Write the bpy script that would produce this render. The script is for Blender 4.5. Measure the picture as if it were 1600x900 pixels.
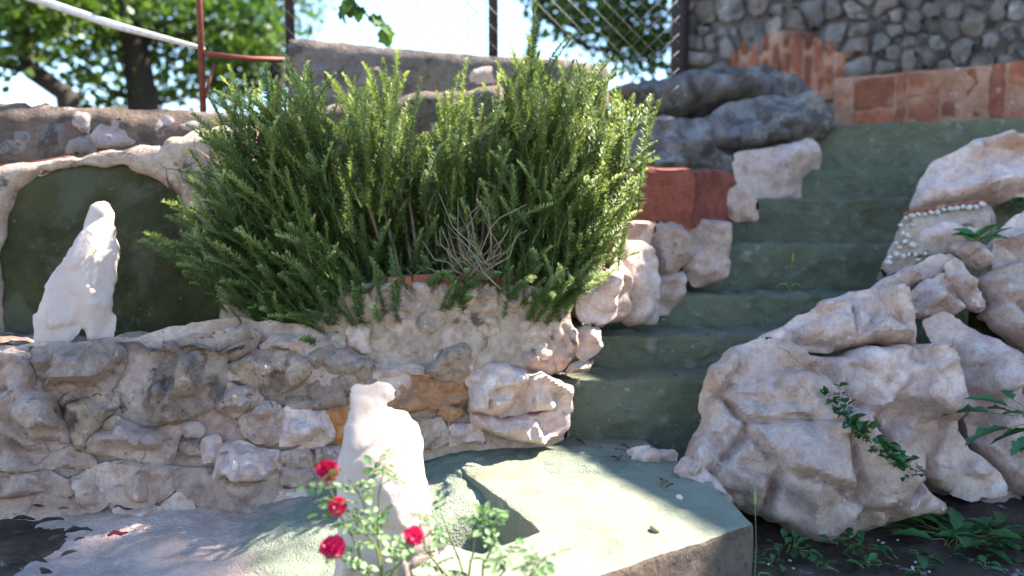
import bpy, bmesh, math, random
import numpy as np
from mathutils import Vector, Matrix
R = math.radians
for o in list(bpy.data.objects): bpy.data.objects.remove(o)
S = bpy.context.scene; C = S.collection
random.seed(7); RNG = np.random.default_rng(7)

# ------------------------------------------------------------------ camera, sky, sun, exposure
F = 1280.0; PITCH = math.atan(100 / F); CAM = np.array([0, 0, .72])
cd = bpy.data.cameras.new('camera'); cam = bpy.data.objects.new('camera', cd); C.objects.link(cam)
cam.location = CAM; cam.rotation_euler = (R(90) - PITCH, 0, 0)
cd.sensor_width = 36; cd.lens = 36 * F / 1600; cd.clip_end = 2000; cd.clip_start = .02
cd.dof.use_dof = True; cd.dof.focus_distance = 2.25; cd.dof.aperture_fstop = 1.4
S.camera = cam
SUN = Vector((.62, .26, .80)).normalized()
w = bpy.data.worlds.new('World'); S.world = w; w.use_nodes = True
nt = w.node_tree; bg = nt.nodes['Background']
sky = nt.nodes.new('ShaderNodeTexSky'); sky.sky_type = 'NISHITA'; sky.sun_disc = False; sky.dust_density = 0.; sky.air_density = 1.5; sky.ozone_density = 5.; sky.altitude = 1500
sky.sun_elevation = math.asin(SUN.z); sky.sun_rotation = math.atan2(SUN.x, SUN.y)
nt.links.new(sky.outputs[0], bg.inputs[0]); bg.inputs[1].default_value = .095
sl = bpy.data.lights.new('sun', 'SUN'); sun = bpy.data.objects.new('sun', sl); C.objects.link(sun)
sl.energy = 5.0; sl.angle = R(.6); sl.color = (1, .93, .82)
sun.rotation_euler = SUN.to_track_quat('Z', 'Y').to_euler(); sun.location = (4, 3, 8)
S.view_settings.view_transform = 'Standard'; S.view_settings.look = 'None'
S.view_settings.exposure = 2.4; S.view_settings.gamma = 1
S.render.engine = 'CYCLES'

# ------------------------------------------------------------------ pixel -> place
fw = np.array([0, math.cos(PITCH), -math.sin(PITCH)]); up = np.array([0, math.sin(PITCH), math.cos(PITCH)])
def ray(px, py): return fw + np.array([1, 0, 0]) * (px - 800) / F - up * (py - 450) / F
def atY(px, py, y): r = ray(px, py); return CAM + r * (y / r[1])
def atZ(px, py, z): r = ray(px, py); return CAM + r * ((z - CAM[2]) / r[2])
class Plane:
    def __init__(s, O, W):
        s.O = np.array(O, float); s.W = np.array(W, float); s.W /= np.linalg.norm(s.W)
        s.U = np.cross([0, 0, 1], s.W); s.U /= np.linalg.norm(s.U); s.V = np.cross(s.W, s.U)
    def hit(s, px, py): r = ray(px, py); return CAM + r * (np.dot(s.O - CAM, s.W) / np.dot(r, s.W))
    def uv(s, px, py): p = s.hit(px, py) - s.O; return (np.dot(p, s.U), np.dot(p, s.V))
    def poly(s, pts): return np.array([s.uv(*p) for p in pts])
    def out(s, L): return s.O + np.outer(L[:, 0], s.U) + np.outer(L[:, 1], s.V) + np.outer(L[:, 2], s.W)

# ------------------------------------------------------------------ noise
def _h(ix, iy, iz, k):
    n = (ix * 374761393 + iy * 668265263 + iz * 2147483647 + k * 974634777) & 0xffffffff
    n = ((n ^ (n >> 13)) * 1274126177) & 0xffffffff
    return ((n ^ (n >> 16)) & 0xffff) / 32767.5 - 1
def vnoise(P, k=0):
    P = np.asarray(P, float); i = np.floor(P).astype(np.int64); f = P - i; f = f * f * f * (f * (f * 6 - 15) + 10)
    r = 0
    for dx in (0, 1):
        for dy in (0, 1):
            for dz in (0, 1):
                wgt = (f[:, 0] if dx else 1 - f[:, 0]) * (f[:, 1] if dy else 1 - f[:, 1]) * (f[:, 2] if dz else 1 - f[:, 2])
                r = r + wgt * _h(i[:, 0] + dx, i[:, 1] + dy, i[:, 2] + dz, k)
    return r
ROT = np.array([[.8, .6, 0], [-.48, .64, .6], [.36, -.48, .8]])
def fbm(P, sc, oc=4, k=0, ridge=False):
    P = np.asarray(P) * sc; a = 1; r = 0; t = 0
    for o in range(oc):
        n = vnoise(P, k + o); n = 1 - 2 * np.abs(n) if ridge else n
        r = r + a * n; t += a; a *= .5; P = P @ ROT * 2.03
    return r / t

def worley(P, sc, k=0):
    """chipped rock: every cell of space is a tilted flat facet; also the gap to the next cell"""
    P = np.asarray(P, float) * sc; i = np.floor(P).astype(np.int64); f1 = np.full(len(P), 9.); f2 = f1.copy(); h = np.zeros(len(P)); ws = np.zeros(len(P)) + 1e-12
    for dx in (-1, 0, 1):
        for dy in (-1, 0, 1):
            for dz in (-1, 0, 1):
                j = i + [dx, dy, dz]; r = [_h(j[:, 0], j[:, 1], j[:, 2], k + q) for q in range(7)]
                d = P - (j + .5 + .48 * np.c_[r[0], r[1], r[2]]); L = np.linalg.norm(d, axis=1)
                f2 = np.where(L < f1, f1, np.minimum(f2, L)); m = L < f1; f1 = np.where(m, L, f1)
                wt = np.exp(-19 * L); ws += wt; h += wt * (1.1 * (d[:, 0] * r[3] + d[:, 1] * r[4] + d[:, 2] * r[5]) + .5 * r[6])
    return h / ws, f2 - f1
# ------------------------------------------------------------------ objects
def tag(o, label=None, cat=None, group=None, kind=None):
    for k, v in (('label', label), ('category', cat), ('group', group), ('kind', kind)):
        if v: o[k] = v
    return o
def mesh(name, V, Fc, mat, smooth=True):
    m = bpy.data.meshes.new(name); m.from_pydata([tuple(v) for v in V], [], [tuple(f) for f in Fc]); m.materials.append(mat)
    if smooth: m.polygons.foreach_set('use_smooth', [True] * len(m.polygons))
    m.update(); return m
def add(name, me, parent=None, loc=None):
    o = bpy.data.objects.new(name, me); C.objects.link(o)
    if parent: o.parent = parent
    if loc is not None: o.location = loc
    return o
def obj(name, V, Fc, mat, parent=None, smooth=True):
    """mesh given in world coordinates; origin goes to the base centre of the object"""
    V = np.asarray(V, float); c = np.array([V[:, 0].mean(), V[:, 1].mean(), V[:, 2].min()])
    o = add(name, mesh(name, V - c, Fc, mat, smooth), parent)
    o.location = c - (np.array(parent.location) if parent else 0)
    if parent and parent.parent: o.location = Vector(o.location) - parent.parent.location
    return o
def thing(name, loc, label, cat, group=None):
    o = add(name, None, None, loc); o.empty_display_size = .1; return tag(o, label, cat, group)

def chaikin(p, n=1):
    for _ in range(n):
        q = np.roll(p, -1, 0); p = np.stack([p * .87 + q * .13, p * .13 + q * .87], 1).reshape(-1, 2)
    return p
def resample(p, d):
    out = []
    for a, b in zip(p, np.roll(p, -1, 0)):
        n = max(1, int(np.linalg.norm(b - a) / d)); out += [a + (b - a) * i / n for i in range(n)]
    return np.array(out)
def sdist(G, p):
    d = np.full(len(G), 1e9); near = np.zeros_like(G); ins = np.zeros(len(G), bool)
    for a, b in zip(p, np.roll(p, -1, 0)):
        e = b - a; t = np.clip(((G - a) @ e) / max(e @ e, 1e-12), 0, 1); c = a + t[:, None] * e
        dd = np.linalg.norm(G - c, axis=1); m = dd < d; d[m] = dd[m]; near[m] = c[m]
        cr = ((a[1] > G[:, 1]) != (b[1] > G[:, 1]))
        with np.errstate(divide='ignore', invalid='ignore'):
            x = a[0] + (G[:, 1] - a[1]) / (b[1] - a[1]) * e[0]
        ins ^= cr & (G[:, 0] < x)
    return np.where(ins, d, -d), near
def blob(plane, px, step, r, Tf, Tb, facets=3, rough=.25, seed=0, jit=.3, uv=False, smooth=2, fine=1., ridge=0., round_=1, chip=.5, chip2=.35, grow=0., planes=(), post=1):
    """closed stone: outline in the plane, swollen Tf to the front and Tb to the back, cut by flat facets, roughened"""
    rg = np.random.default_rng(seed)
    p = np.array(px, float) if uv else plane.poly(px)
    if grow: p = p.mean(0) + (p - p.mean(0)) * (1 + grow)
    if round_: p = chaikin(p, round_)
    p = resample(p, step * 1.6)
    P3 = np.c_[p, np.zeros(len(p))]
    if jit: p = p + step * jit * 4 * np.c_[fbm(P3 + seed, .35 / step, 2, 3), fbm(P3 + seed, .35 / step, 2, 9)]
    lo = p.min(0) - step; hi = p.max(0) + step
    nx = int((hi[0] - lo[0]) / step) + 2; ny = int((hi[1] - lo[1]) / step) + 2
    gx, gy = np.meshgrid(lo[0] + np.arange(nx) * step, lo[1] + np.arange(ny) * step, indexing='ij')
    G = np.c_[gx.ravel(), gy.ravel()]
    sd, near = sdist(G, p)
    keep = (sd > -.55 * step).reshape(nx, ny)
    q = keep[:-1, :-1] & keep[1:, :-1] & keep[1:, 1:] & keep[:-1, 1:]
    used = np.zeros((nx, ny), int)
    for dx in (0, 1):
        for dy in (0, 1): used[dx:nx - 1 + dx, dy:ny - 1 + dy] += q
    bnd = ((used > 0) & (used < 4)).ravel(); used = (used > 0).ravel()
    G2 = G.copy(); G2[bnd] = near[bnd]
    t = np.clip(sd, 0, None); t[bnd] = 0
    prof = np.sqrt(np.clip(1 - (1 - np.minimum(t / r, 1)) ** 2, 0, 1))
    c = p.mean(0); ext = (p.max(0) - p.min(0)) / 2
    def cut(h, n):
        for dx, dy, s, o in planes: h = np.minimum(h, o - s / ext[0] * ((G - c) @ np.array([dx, dy])))
        for k in range(n):
            a = rg.uniform(0, 2 * math.pi); d = np.array([math.cos(a), math.sin(a)])
            e = abs(d * ext).max(); s = rg.uniform(.25, .75) / e
            h = np.minimum(h, rg.uniform(.55, 1.0) - s * ((G - c) @ d))
        return h
    def soften(h, it=smooth):
        h = h.reshape(nx, ny)
        for _ in range(it):
            k = h.copy(); k[1:-1, 1:-1] = (h[1:-1, 1:-1] * 2 + h[2:, 1:-1] + h[:-2, 1:-1] + h[1:-1, 2:] + h[1:-1, :-2]) / 6; h = k
        return h.ravel()
    base = np.c_[G2, np.full(len(G2), seed * 1.7)]
    size = max(ext.max(), step * 3)
    def surf(h, T, k):
        h = soften(np.maximum(cut(h, facets), .12 * h)) * T
        m = np.minimum(1, prof * 2)
        h = h + m * T * rough * fbm(base, 1.3 / size, 4, k) + m * fine * step * .35 * fbm(base, .22 / step, 3, k + 5)
        if ridge: h = h + m * T * ridge * fbm((base + .15 * size * fbm(base, 1.5 / size, 2, k + 17)[:, None]) @ np.array([[1.2, .12, 0], [.35, .38, 0], [0, 0, 1]]), 1.7 / size, 3, k + 11, True)
        if chip:
            B3 = base + .06 * size * np.c_[fbm(base, 2 / size, 3, k + 30), fbm(base, 2 / size, 3, k + 33), fbm(base, 2 / size, 3, k + 36)]
            a1, g1 = worley(B3, 1.4 / size, k + 40); a2, g2 = worley(B3, 3.3 / size, k + 60); a3, g3 = worley(B3, 5. / size, k + 80)
            cr = np.clip(1 - g1 / .07, 0, 1) * .55 + np.clip(1 - g2 / .09, 0, 1) * .22
            h = h + m * T * chip * (.85 * a1 + chip2 * a2 + chip2 * .25 * a3 - cr * .8)
            h = soften(h, post)
        h = np.maximum(h, .04 * T * prof); h[bnd] = 0; return h
    hf = surf(prof, Tf, 1); hb = surf(prof, Tb, 21) if Tb > 0 else prof * 0
    idx = -np.ones(nx * ny, int); u = np.where(used)[0]; idx[u] = np.arange(len(u))
    L = [np.c_[G2[u], hf[u]]]
    ib = idx.copy(); inner = used & ~bnd; v = np.where(inner)[0]; ib[v] = len(u) + np.arange(len(v))
    L.append(np.c_[G2[v], -hb[v] - 1e-4])
    I, J = np.where(q); a = I * ny + J; b = (I + 1) * ny + J; cc = (I + 1) * ny + J + 1; d = I * ny + J + 1
    Fc = np.concatenate([np.c_[idx[a], idx[b], idx[cc], idx[d]], np.c_[ib[a], ib[d], ib[cc], ib[b]]])
    # drop back faces that collapsed onto the front sheet
    Fc = [f for f in Fc.tolist() if len(set(f)) == 4]
    s = np.concatenate(L); return plane.out(s), Fc
def stone(name, plane, px, mat, parent=None, step=.012, T=.05, Tb=.05, r=None, sharp=48, **kw):
    p = np.array(px, float) if kw.get('uv') else plane.poly(px)
    A = .5 * abs(np.dot(p[:, 0], np.roll(p[:, 1], -1)) - np.dot(p[:, 1], np.roll(p[:, 0], -1)))
    if r is None: r = kw.pop('rr', .24) * math.sqrt(A)
    V, Fc = blob(plane, px, step, r, T, Tb, **kw)
    if len(Fc) < 4: return None
    o = obj(name, V, Fc, mat, parent); o.data.set_sharp_from_angle(angle=R(sharp)); return o
def voronoi(pts, bound, gap):
    """cells of pts clipped to a convex bound, shrunk by gap"""
    cells = []
    for i, a in enumerate(pts):
        poly = [np.array(b, float) for b in bound]
        for j, b in enumerate(pts):
            if i == j: continue
            d = b - a; L = np.linalg.norm(d); n = d / L; m = a + n * (L / 2 - gap)
            new = []
            for s, e in zip(poly, poly[1:] + poly[:1]):
                ds = (s - m) @ n; de = (e - m) @ n
                if ds <= 0: new.append(s)
                if ds * de < 0: new.append(s + (e - s) * ds / (ds - de))
            poly = new
            if len(poly) < 3: break
        if len(poly) >= 3: cells.append(np.array(poly))
    return cells
def prism(name, P2, z0, z1, mat, parent=None, bev=.012, seg=.06, amp=.004, sc=9):
    """upright block over a plan outline, worn edges, uneven faces"""
    bm = bmesh.new(); f = bm.faces.new([bm.verts.new((x, y, z0)) for x, y in P2])
    if f.normal.z > 0: f.normal_flip()
    f.normal_update()
    r = bmesh.ops.extrude_face_region(bm, geom=[f]); tv = [g for g in r['geom'] if isinstance(g, bmesh.types.BMVert)]
    for v in tv: v.co.z = z1
    bmesh.ops.recalc_face_normals(bm, faces=bm.faces)
    if bev: bmesh.ops.bevel(bm, geom=[e for e in bm.edges if max(v.co.z for v in e.verts) > z1 - 1e-5], offset=bev, segments=2, affect='EDGES', profile=.6)
    bmesh.ops.triangulate(bm, faces=bm.faces)
    for _ in range(7):
        es = [e for e in bm.edges if e.calc_length() > seg]
        if not es: break
        bmesh.ops.subdivide_edges(bm, edges=es, cuts=1); bmesh.ops.triangulate(bm, faces=[f for f in bm.faces if len(f.verts) > 3])
    V = np.array([v.co[:] for v in bm.verts]); bm.verts.index_update()
    Fc = [[v.index for v in f.verts] for f in bm.faces]; bm.free()
    V = V + amp * np.c_[fbm(V, sc, 3, 1), fbm(V, sc, 3, 5), fbm(V, sc, 3, 8)]
    o = obj(name, V, Fc, mat, parent)
    try: o.data.set_sharp_from_angle(angle=R(35))
    except Exception: pass
    return o
def tube(pts, rad, n=6):
    pts = [np.array(p, float) for p in pts]; V = []; Fc = []
    rad = rad if hasattr(rad, '__len__') else [rad] * len(pts)
    for i, p in enumerate(pts):
        t = pts[min(i + 1, len(pts) - 1)] - pts[max(i - 1, 0)]; t = t / (np.linalg.norm(t) + 1e-9)
        a = np.cross(t, [0, 0, 1] if abs(t[2]) < .9 else [1, 0, 0]); a /= np.linalg.norm(a); b = np.cross(t, a)
        V += [p + rad[i] * (math.cos(2 * math.pi * k / n) * a + math.sin(2 * math.pi * k / n) * b) for k in range(n)]
    for i in range(len(pts) - 1):
        for k in range(n): Fc.append((i * n + k, i * n + (k + 1) % n, (i + 1) * n + (k + 1) % n, (i + 1) * n + k))
    Fc.append(tuple(range(n))[::-1]); Fc.append(tuple((len(pts) - 1) * n + k for k in range(n)))
    return V, Fc
def merge(parts):
    V = []; Fc = []
    for v, f in parts: k = len(V); V += [tuple(x) for x in v]; Fc += [tuple(i + k for i in q) for q in f]
    return V, Fc
def sheet(name, x0, x1, y0, y1, step, fn, mat, parent=None):
    nx = int((x1 - x0) / step) + 1; ny = int((y1 - y0) / step) + 1
    gx, gy = np.meshgrid(np.linspace(x0, x1, nx), np.linspace(y0, y1, ny), indexing='ij')
    P = np.c_[gx.ravel(), gy.ravel(), np.zeros(nx * ny)]; P[:, 2] = fn(P)
    I, J = np.meshgrid(np.arange(nx - 1), np.arange(ny - 1), indexing='ij'); a = (I * ny + J).ravel()
    return obj(name, P, np.c_[a, a + ny, a + ny + 1, a + 1].tolist(), mat, parent)

# ------------------------------------------------------------------ materials
class N:
    def __init__(s, name):
        s.m = bpy.data.materials.new(name); s.m.use_nodes = True; s.t = s.m.node_tree; s.b = s.t.nodes['Principled BSDF']
        s.b.inputs['Roughness'].default_value = .88; s.b.inputs['Specular IOR Level'].default_value = .25
        g = s.t.nodes.new('ShaderNodeNewGeometry'); s.P = g.outputs['Position']
    def noise(s, sc, det=5, rough=.55, dist=0, off=0, P=None):
        n = s.t.nodes.new('ShaderNodeTexNoise'); n.inputs['Scale'].default_value = sc; n.inputs['Detail'].default_value = det
        n.inputs['Roughness'].default_value = rough; n.inputs['Distortion'].default_value = dist
        P = P or s.P
        if off:
            v = s.t.nodes.new('ShaderNodeVectorMath'); v.inputs[1].default_value = (off, off * 1.3, off * .7); s.t.links.new(P, v.inputs[0]); P = v.outputs[0]
        s.t.links.new(P, n.inputs['Vector']); return n.outputs['Fac']
    def vor(s, sc, feat='F1', warp=0):
        n = s.t.nodes.new('ShaderNodeTexVoronoi'); n.feature = feat; n.inputs['Scale'].default_value = sc
        P = s.P
        if warp:
            nn = s.t.nodes.new('ShaderNodeTexNoise'); nn.inputs['Scale'].default_value = sc * .8; nn.inputs['Detail'].default_value = 4; s.t.links.new(P, nn.inputs['Vector'])
            v = s.t.nodes.new('ShaderNodeVectorMath'); v.operation = 'MULTIPLY_ADD'; v.inputs[1].default_value = (warp,) * 3
            s.t.links.new(nn.outputs['Color'], v.inputs[0]); s.t.links.new(P, v.inputs[2]); P = v.outputs[0]
        s.t.links.new(P, n.inputs['Vector']); return n.outputs['Distance']
    def ramp(s, x, lo, hi, a=0., b=1.):
        n = s.t.nodes.new('ShaderNodeMapRange'); n.interpolation_type = 'SMOOTHSTEP'
        for k, v in zip((1, 2, 3, 4), (lo, hi, a, b)): n.inputs[k].default_value = v
        s.t.links.new(x, n.inputs[0]); return n.outputs[0]
    def mix(s, fac, a, b, mode='MIX'):
        n = s.t.nodes.new('ShaderNodeMix'); n.data_type = 'RGBA'; n.blend_type = mode
        for sock, v in ((n.inputs[0], fac), (n.inputs[6], a), (n.inputs[7], b)):
            if isinstance(v, (int, float)): sock.default_value = v
            elif isinstance(v, tuple): sock.default_value = (*v, 1)
            else: s.t.links.new(v, sock)
        return n.outputs[2]
    def math(s, op, a, b):
        n = s.t.nodes.new('ShaderNodeMath'); n.operation = op
        for i, v in enumerate((a, b)):
            if isinstance(v, (int, float)): n.inputs[i].default_value = v
            else: s.t.links.new(v, n.inputs[i])
        return n.outputs[0]
    def rand(s): return s.t.nodes.new('ShaderNodeObjectInfo').outputs['Random']
    def xyz(s):
        n = s.t.nodes.new('ShaderNodeSeparateXYZ'); s.t.links.new(s.P, n.inputs[0]); return n.outputs
    def attr(s, name):
        n = s.t.nodes.new('ShaderNodeAttribute'); n.attribute_name = name; return n.outputs['Fac']
    def color(s, c):
        if isinstance(c, tuple): s.b.inputs['Base Color'].default_value = (*c, 1)
        else: s.t.links.new(c, s.b.inputs['Base Color'])
    def bump(s, hs, dist=.01, strength=.6):
        prev = None
        for h, d in hs:
            n = s.t.nodes.new('ShaderNodeBump'); n.inputs['Strength'].default_value = strength; n.inputs['Distance'].default_value = d
            s.t.links.new(h, n.inputs['Height'])
            if prev: s.t.links.new(prev, n.inputs['Normal'])
            prev = n.outputs[0]
        s.t.links.new(prev, s.b.inputs['Normal'])
def rockmat(name, a, b, stain=(.42, .25, .12), st=.35, lichen=.0, pits=.3, cracks=.5, dark=(.06, .048, .042), var=.14, sc=1., relief=.045, mot=1.):
    n = N(name)
    c = n.mix(n.ramp(n.noise(5 * sc, 6, .6), .38, .62), a, b)
    c = n.mix(n.ramp(n.noise(17 * sc, 8, .65, .4, 3), .35, .75, 0, mot), c, n.mix(1., c, (.74, .66, .60), 'MULTIPLY'))
    c = n.mix(n.ramp(n.noise(55 * sc, 6, .7, .3, 57), .38, .7, 0, mot), c, n.mix(1., c, (.78, .76, .75), 'MULTIPLY'))
    c = n.mix(n.math('MULTIPLY', n.ramp(n.noise(4 * sc, 5, .6, .6, 11), .54, .72), st), c, stain)
    c = n.mix(n.math('MULTIPLY', n.ramp(n.noise(8 * sc, 7, .7, .2, 23), .60, .70), .5), c, (.72, .68, .64))
    if lichen:
        l = n.math('MULTIPLY', n.ramp(n.noise(7 * sc, 9, .74, .5, 31), .60 - .22 * lichen, .66 - .10 * lichen), .82)
        c = n.mix(l, c, dark)
    if pits: c = n.mix(n.math('MULTIPLY', n.ramp(n.vor(38 * sc, 'F1', .03), .10, .2, 1, 0), n.math('MULTIPLY', n.ramp(n.noise(9, 3, .5, 0, 5), .45, .6), pits)), c, dark)
    ck = n.ramp(n.vor(6.5 * sc, 'DISTANCE_TO_EDGE', .16), .0, .018, 1, 0)
    ck = n.math('MULTIPLY', ck, n.ramp(n.noise(4, 3, .5, 0, 41), .54, .66))
    if cracks: c = n.mix(n.math('MULTIPLY', ck, cracks), c, dark)
    v = n.ramp(n.rand(), 0, 1, 1 - var, 1 + var)
    hsv = n.t.nodes.new('ShaderNodeHueSaturation'); n.t.links.new(v, hsv.inputs['Value']); n.t.links.new(c, hsv.inputs['Color'])
    n.color(hsv.outputs[0])
    n.bump([(n.noise(14, 9, .68), relief), (n.noise(90, 6, .65), relief * .3), (n.ramp(n.vor(38 * sc, 'F1', .03), .08, .22), .004 * pits), (n.ramp(ck, 0, 1, 1, 0), .006 * cracks)])
    return n.m
def flat(name, c, rough=.7, metal=0, var=.0):
    n = N(name); n.b.inputs['Roughness'].default_value = rough; n.b.inputs['Metallic'].default_value = metal
    k = n.mix(n.ramp(n.noise(35, 5), .3, .7), c, tuple(x * .7 for x in c)); n.color(k); n.bump([(n.noise(160, 3), .001)]); return n.m
def leafmat(name, a, b, tr=.35, rough=.45, attr=None):
    n = N(name); n.b.inputs['Roughness'].default_value = rough; n.b.inputs['Specular IOR Level'].default_value = .4
    f = n.attr(attr) if attr else n.ramp(n.noise(9, 3), .35, .65)
    c = n.mix(f, a, b)
    c = n.mix(n.rand(), c, n.mix(1., c, (.72, .8, .8), 'MULTIPLY')); n.color(c)
    t = n.t.nodes.new('ShaderNodeBsdfTranslucent'); mx = n.t.nodes.new('ShaderNodeMixShader'); mx.inputs[0].default_value = tr
    n.t.links.new(n.mix(1., c, (1., 1., .5), 'MULTIPLY'), t.inputs[0]); n.t.links.new(n.b.outputs[0], mx.inputs[1]); n.t.links.new(t.outputs[0], mx.inputs[2])
    n.t.links.new(mx.outputs[0], n.t.nodes['Material Output'].inputs[0]); return n.m
def greenmat(name, a=(.115, .155, .10), b=(.155, .19, .125), worn=(.30, .29, .24), wear=.25, rough=1., edge=0, patch=None):
    n = N(name)
    c = n.mix(n.ramp(n.noise(4, 6, .6, .4), .35, .65), a, b)
    c = n.mix(n.math('MULTIPLY', n.ramp(n.noise(22, 8, .7), .52, .72), .5), c, tuple(x * .6 for x in a))
    c = n.mix(n.math('MULTIPLY', n.ramp(n.noise(30, 6, .75, .3, 7), .61, .66), wear * 2.4), c, worn)
    c = n.mix(n.ramp(n.noise(2.2, 7, .7, .3, 27), .5, .68, 0, .6), c, tuple(x * .5 for x in a))
    c = n.mix(n.ramp(n.noise(3, 4, .6, .5, 17), .52, .75, 0, .55), c, (.135, .12, .062))
    if patch: c = n.mix(n.ramp(n.noise(3.5, 6, .65, .6, 37), .5, .6, 0, .8), c, patch)
    if edge:
        g = n.t.nodes.new('ShaderNodeNewGeometry'); c = n.mix(n.math('MULTIPLY', n.ramp(g.outputs['Pointiness'], .505, .54), n.ramp(n.noise(9, 6, .7, 0, 3), .38, .62)), c, worn)
    n.color(c); n.b.inputs['Roughness'].default_value = .8
    n.bump([(n.noise(26, 8, .7), .02 * rough), (n.noise(110, 5, .65), .009 * rough)]); return n.m
PALE = rockmat('pale_limestone', (.73, .555, .485), (.64, .475, .41), st=.38, pits=.2, lichen=.0, cracks=.35, relief=.03)
WALLST = rockmat('wall_limestone', (.70, .515, .43), (.58, .41, .34), st=.65, pits=.35, lichen=.10)
DARKST = rockmat('lichened_limestone', (.53, .385, .30), (.39, .28, .22), st=.4, pits=.9, lichen=.46, cracks=.6, dark=(.13, .095, .075))
GREYST = rockmat('grey_limestone', (.30, .275, .265), (.20, .185, .18), st=.15, pits=.5, lichen=.7)
ORANGE = rockmat('iron_stained_rock', (.64, .25, .085), (.55, .31, .17), st=.5, stain=(.38, .10, .03), pits=.2)
MORTAR = rockmat('cream_mortar', (.64, .49, .38), (.53, .395, .305), st=.3, pits=.25, lichen=.15, cracks=.9)
PLASTER = rockmat('grey_plaster', (.25, .205, .18), (.18, .148, .13), st=.25, pits=.3, lichen=.45)
WHITE = rockmat('white_statue_stone', (.58, .45, .385), (.51, .39, .335), st=.16, mot=.2, pits=.05, cracks=.15, var=.02, relief=.008)
HOUSE = rockmat('house_limestone', (.30, .27, .255), (.21, .19, .18), st=.2, pits=.3, lichen=.35, var=.3)
UPST = rockmat('violet_grey_limestone', (.47, .39, .38), (.35, .29, .285), st=.2, pits=.3, lichen=.3)
CAP = rockmat('brown_cement', (.20, .15, .12), (.14, .105, .085), st=.2, pits=.5, lichen=.4)
SOIL = rockmat('dark_soil', (.11, .075, .055), (.065, .044, .033), st=.2, stain=(.09, .05, .03), pits=.0, cracks=0)
GREEN = greenmat('green_step_paint', (.125, .135, .085), (.165, .17, .115), edge=1, wear=.55, rough=1.6); NICHE = greenmat('green_niche_paint', (.052, .054, .019), (.082, .08, .03), wear=.25, rough=3., patch=(.115, .115, .07))
SLAB = greenmat('green_slab_paint', (.20, .215, .155), (.245, .26, .19), worn=(.36, .33, .26), wear=.3, rough=1., edge=1, patch=(.225, .225, .17))
BRICK = rockmat('terracotta_brick', (.42, .155, .085), (.31, .11, .07), st=.6, stain=(.52, .31, .20), pits=.1, cracks=.1, var=.25)
BRICKM = rockmat('pink_brick_mortar', (.46, .27, .19), (.38, .19, .13), st=.3, pits=.1, cracks=.1)
REDP = rockmat('red_painted_block', (.37, .115, .075), (.29, .085, .06), st=.7, stain=(.50, .28, .20), pits=.05, cracks=.1)
def floormat():
    n = N('rough_painted_cement'); x = n.xyz()
    g = n.mix(n.ramp(n.noise(8, 7, .65), .35, .65), (.22, .245, .18), (.16, .18, .135))
    p = n.mix(n.ramp(n.noise(10, 7, .65, 0, 4), .35, .65), (.52, .385, .325), (.41, .30, .255))
    f = n.ramp(n.math('ADD', x[0], n.math('MULTIPLY', n.noise(5, 5, .6), .5)), -.55, -.3)
    n.color(n.mix(n.math('MULTIPLY', n.ramp(n.vor(60, 'F1', .02), .1, .3, 1, 0), .3), n.mix(f, p, g), (.10, .095, .08)))
    n.bump([(n.noise(45, 7, .7), .02), (n.vor(130, 'F1', .01), .006)]); return n.m
FLOOR = floormat()
RUST = flat('rusty_red_iron', (.19, .055, .04), .6, .2); IRON = flat('dark_iron', (.05, .035, .035), .6, .3); WIRE = flat('galvanised_wire', (.16, .17, .18), .45, .6)
PIPE = flat('white_plastic', (.72, .70, .66), .4); BARK = flat('bark', (.045, .035, .028), .9); TWIG = flat('dry_twig', (.30, .22, .16), .9)
PEB = flat('white_pebble', (.62, .57, .50), .6); TAN = flat('tan_stone', (.45, .28, .16), .8); REDPL = flat('red_plastic', (.42, .03, .035), .35)
BLACKPL = flat('dark_charred_bark', (.035, .022, .02), .7)
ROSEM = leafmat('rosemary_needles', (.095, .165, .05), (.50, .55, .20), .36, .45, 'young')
TREEL = leafmat('tree_leaves', (.055, .115, .02), (.12, .20, .03), .45)
ROSEL = leafmat('rose_leaves', (.13, .22, .08), (.20, .30, .12), .3); WEEDL = leafmat('weed_leaves', (.03, .10, .03), (.055, .15, .045), .25)
STEM = flat('green_stem', (.16, .20, .06), .6); PETAL = leafmat('red_petals', (.80, .012, .10), (.62, .006, .06), .3, .5)
DRYL = leafmat('dead_leaves', (.16, .085, .045), (.10, .05, .03), .15, .8)

# ------------------------------------------------------------------ ground
g = sheet('ground', -60, 60, -20, 120, 4, lambda P: np.full(len(P), -.30), SOIL); tag(g, kind='structure')
sp = sheet('soil', .1, 3.4, 1.0, 3.2, .02, lambda P: -.185 + .03 * fbm(P, 3, 3) + .02 * fbm(P, 14, 4, 2) + .05 * np.clip(P[:, 0] - 1, 0, 2), SOIL); tag(sp, kind='structure')
def lowfloor(P):
    x, y = P[:, 0], P[:, 1]
    z = -.15 + .13 * np.clip((x + .75) / .6, 0, 1) * np.clip((y - 1.75) / .6, 0, 1)
    z = z + .02 * np.clip((x + .5) / .3, 0, 1) * np.clip((y - 2.) / .3, 0, 1) + .05 * np.clip((y - 2.1) / .35, 0, 1) * np.clip((-.3 - x) / .3, 0, 1)
    u = (x + .045) * .45 - (y - 1.965) * .89; v = (x + .045) * .89 + (y - 1.965) * .45
    z = z - .17 * np.exp(-((u / .145) ** 8 + (v / .125) ** 8))
    return z + .018 * fbm(P, 5, 4) + .008 * fbm(P, 30, 3, 3)
fl = sheet('path', -1.9, .45, 1.05, 2.95, .012, lowfloor, FLOOR); tag(fl, kind='structure')
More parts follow.
